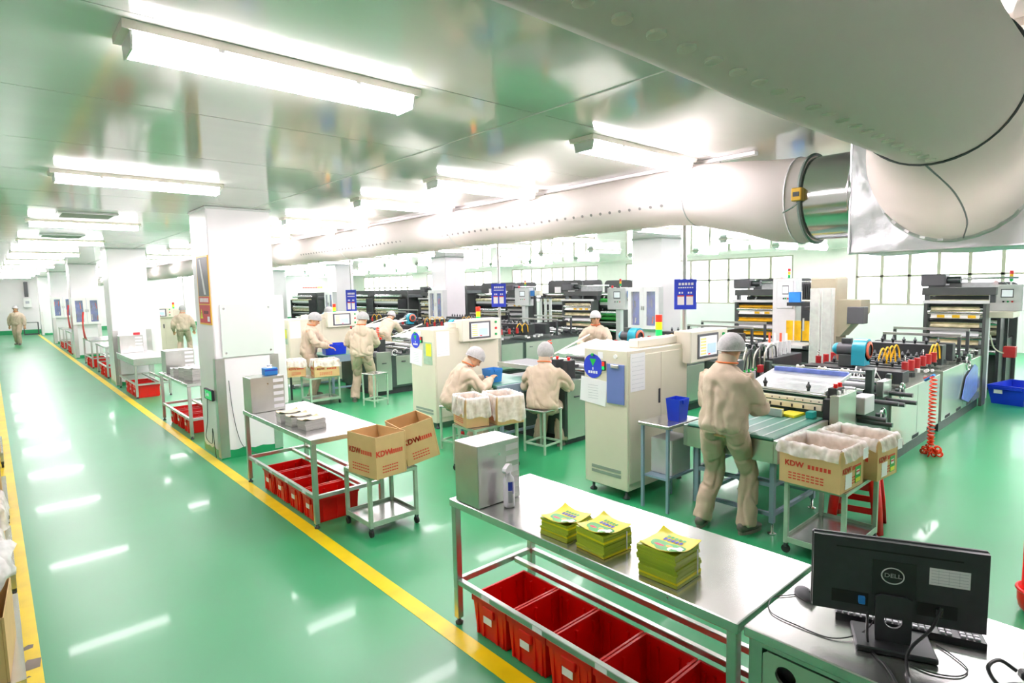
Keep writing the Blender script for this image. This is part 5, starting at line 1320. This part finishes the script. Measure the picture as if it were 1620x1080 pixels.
    # shoes
    for i in (0, 1):
        N = legs[i][2]; a = R_(-14 if i else 14); fx = Vector((math.sin(-a), math.cos(a), 0)); c = Vector((N.x, N.y, 0))
        o = MB(); o.loft([c-fx*.085+Vector((0,0,.05)), c-fx*.07+Vector((0,0,.055)), c+Vector((0,0,.055)), c+fx*.08+Vector((0,0,.045)), c+fx*.15+Vector((0,0,.038)), c+fx*.185+Vector((0,0,.032))], [(.025,.03),(.037,.045),(.042,.052),(.045,.04),(.04,.028),(.018,.014)], Vector((fx.y,-fx.x,0)), 14)
        sh_ = o.build('shoe', 'shoe', t, True)
        so = MB(); n = 18; sdv = Vector((fx.y,-fx.x,0))
        outl = [c+fx*(.05+.14*math.sin(k*2*math.pi/n))+sdv*(.046+.004*math.sin(k*2*math.pi/n))*math.cos(k*2*math.pi/n) for k in range(n)]
        so.prism([(q.x, q.y) for q in outl], 0, .026); so.build('sole', 'shoe_sole', sh_)
    # cap
    c = MB(); nu, nv = 24, 12; vs, fs = [], []
    for jj in range(nv+1):
        th = jj/nv*(.575 if not hood else .7)*math.pi
        for ii in range(nu):
            ph = 2*math.pi*ii/nu
            back = .5-.5*math.sin(ph)                       # 1 at the back of the head
            tt = th*(1+.5*(back-.5))
            w = 1+.035*noise.noise((math.cos(ph)*3, math.sin(ph)*3, th*3+len(label)))
            v = Vector((.104*math.sin(tt)*math.cos(ph)*w, .13*math.sin(tt)*math.sin(ph)*w-.01, .122*math.cos(tt)*w+.025))
            vs.append(H @ v)
    for jj in range(nv):
        for ii in range(nu): fs.append((jj*nu+ii, (jj+1)*nu+ii, (jj+1)*nu+(ii+1) % nu, jj*nu+(ii+1) % nu))
    c.add(vs, fs); cp = c.build('cap', 'cap_grey', t, True, label='grey bouffant work cap')
    MB().tube(vs[-nu:], .006, 5, True).build('elastic_band', 'cap_grey', cp, True)
    return t
person('standing worker nearest the camera, seen from behind at the delivery belt', (4.33, 2.34, 0), R_(-88), .95, lean=5, head=(24, 8),
       hands=((-.1,.33,1.0),(.12,.32,1.02)), feet=((-.18,-.05),(.17,.06)), vox=.012)
person('worker seated right of the carton cart, back to the camera, in a grey hood cap', (4.93, 5.03, 0), R_(-62), .97, seat=.545, lean=12, head=(18, 0),
       hands=((-.12,.38,.86),(.13,.38,.86)), feet=((-.15,.32),(.15,.3)), hood=True)
person('worker bending forward on the stool left of the carton cart', (4.2, 5.9, 0), R_(-112), .97, seat=.565, lean=26, head=(34, 0),
       hands=((-.1,.5,.88),(.12,.5,.88)), feet=((-.15,.3),(.15,.34)))
person('standing worker at the third machine, right of the blue tote', (4.92, 9.6, 0), R_(-40), .96, lean=6, head=(28, 25),
       hands=((-.2,.34,1.0),(.14,.36,1.0)), feet=((-.17,0),(.17,.05)))
person('standing worker left of the blue tote, facing right', (4.42, 10.72, 0), R_(-128), .96, lean=10, head=(26, 0),
       hands=((-.14,.42,.98),(.16,.42,1.0)), feet=((-.15,0),(.15,.05)), vox=.018)
person('distant worker in beige beyond the second column, seen from behind', (4.6, 21.0, 0), R_(-20), .96, lean=4, head=(15, 0), hands=((-.3,.1,.85),(.3,.12,.85)), vox=.024)
person('distant worker walking in the aisle near the end wall', (.84, 32.1, 0), R_(160), .97, lean=3, head=(5, 0), hands=((-.3,.1,.82),(.3,-.08,.82)), feet=((-.1,.18),(.1,-.18)), vox=.024)
person('worker behind the second machine with only head and shoulders showing', (7.9, 6.68, 0), R_(118), .93, lean=12, head=(6, -20), hands=((-.16,.38,1.02),(.16,.38,1.02)), vox=.018)
person('worker behind the third control cabinet, only cap and back showing', (5.75, 14.0-.75, 0), R_(-75), 1.0, lean=26, head=(20, 0), hands=((-.16,.6,.95),(.16,.6,.95)), vox=.024)
person('worker bending over the fourth machine in the left background', (7.2, 12.9, 0), R_(-60), .97, lean=44, head=(24, 0), hands=((-.18,.7,.88),(.18,.7,.88)), vox=.024)
bpy.data.scenes.remove(TS); bpy.data.batch_remove(SCRAP)
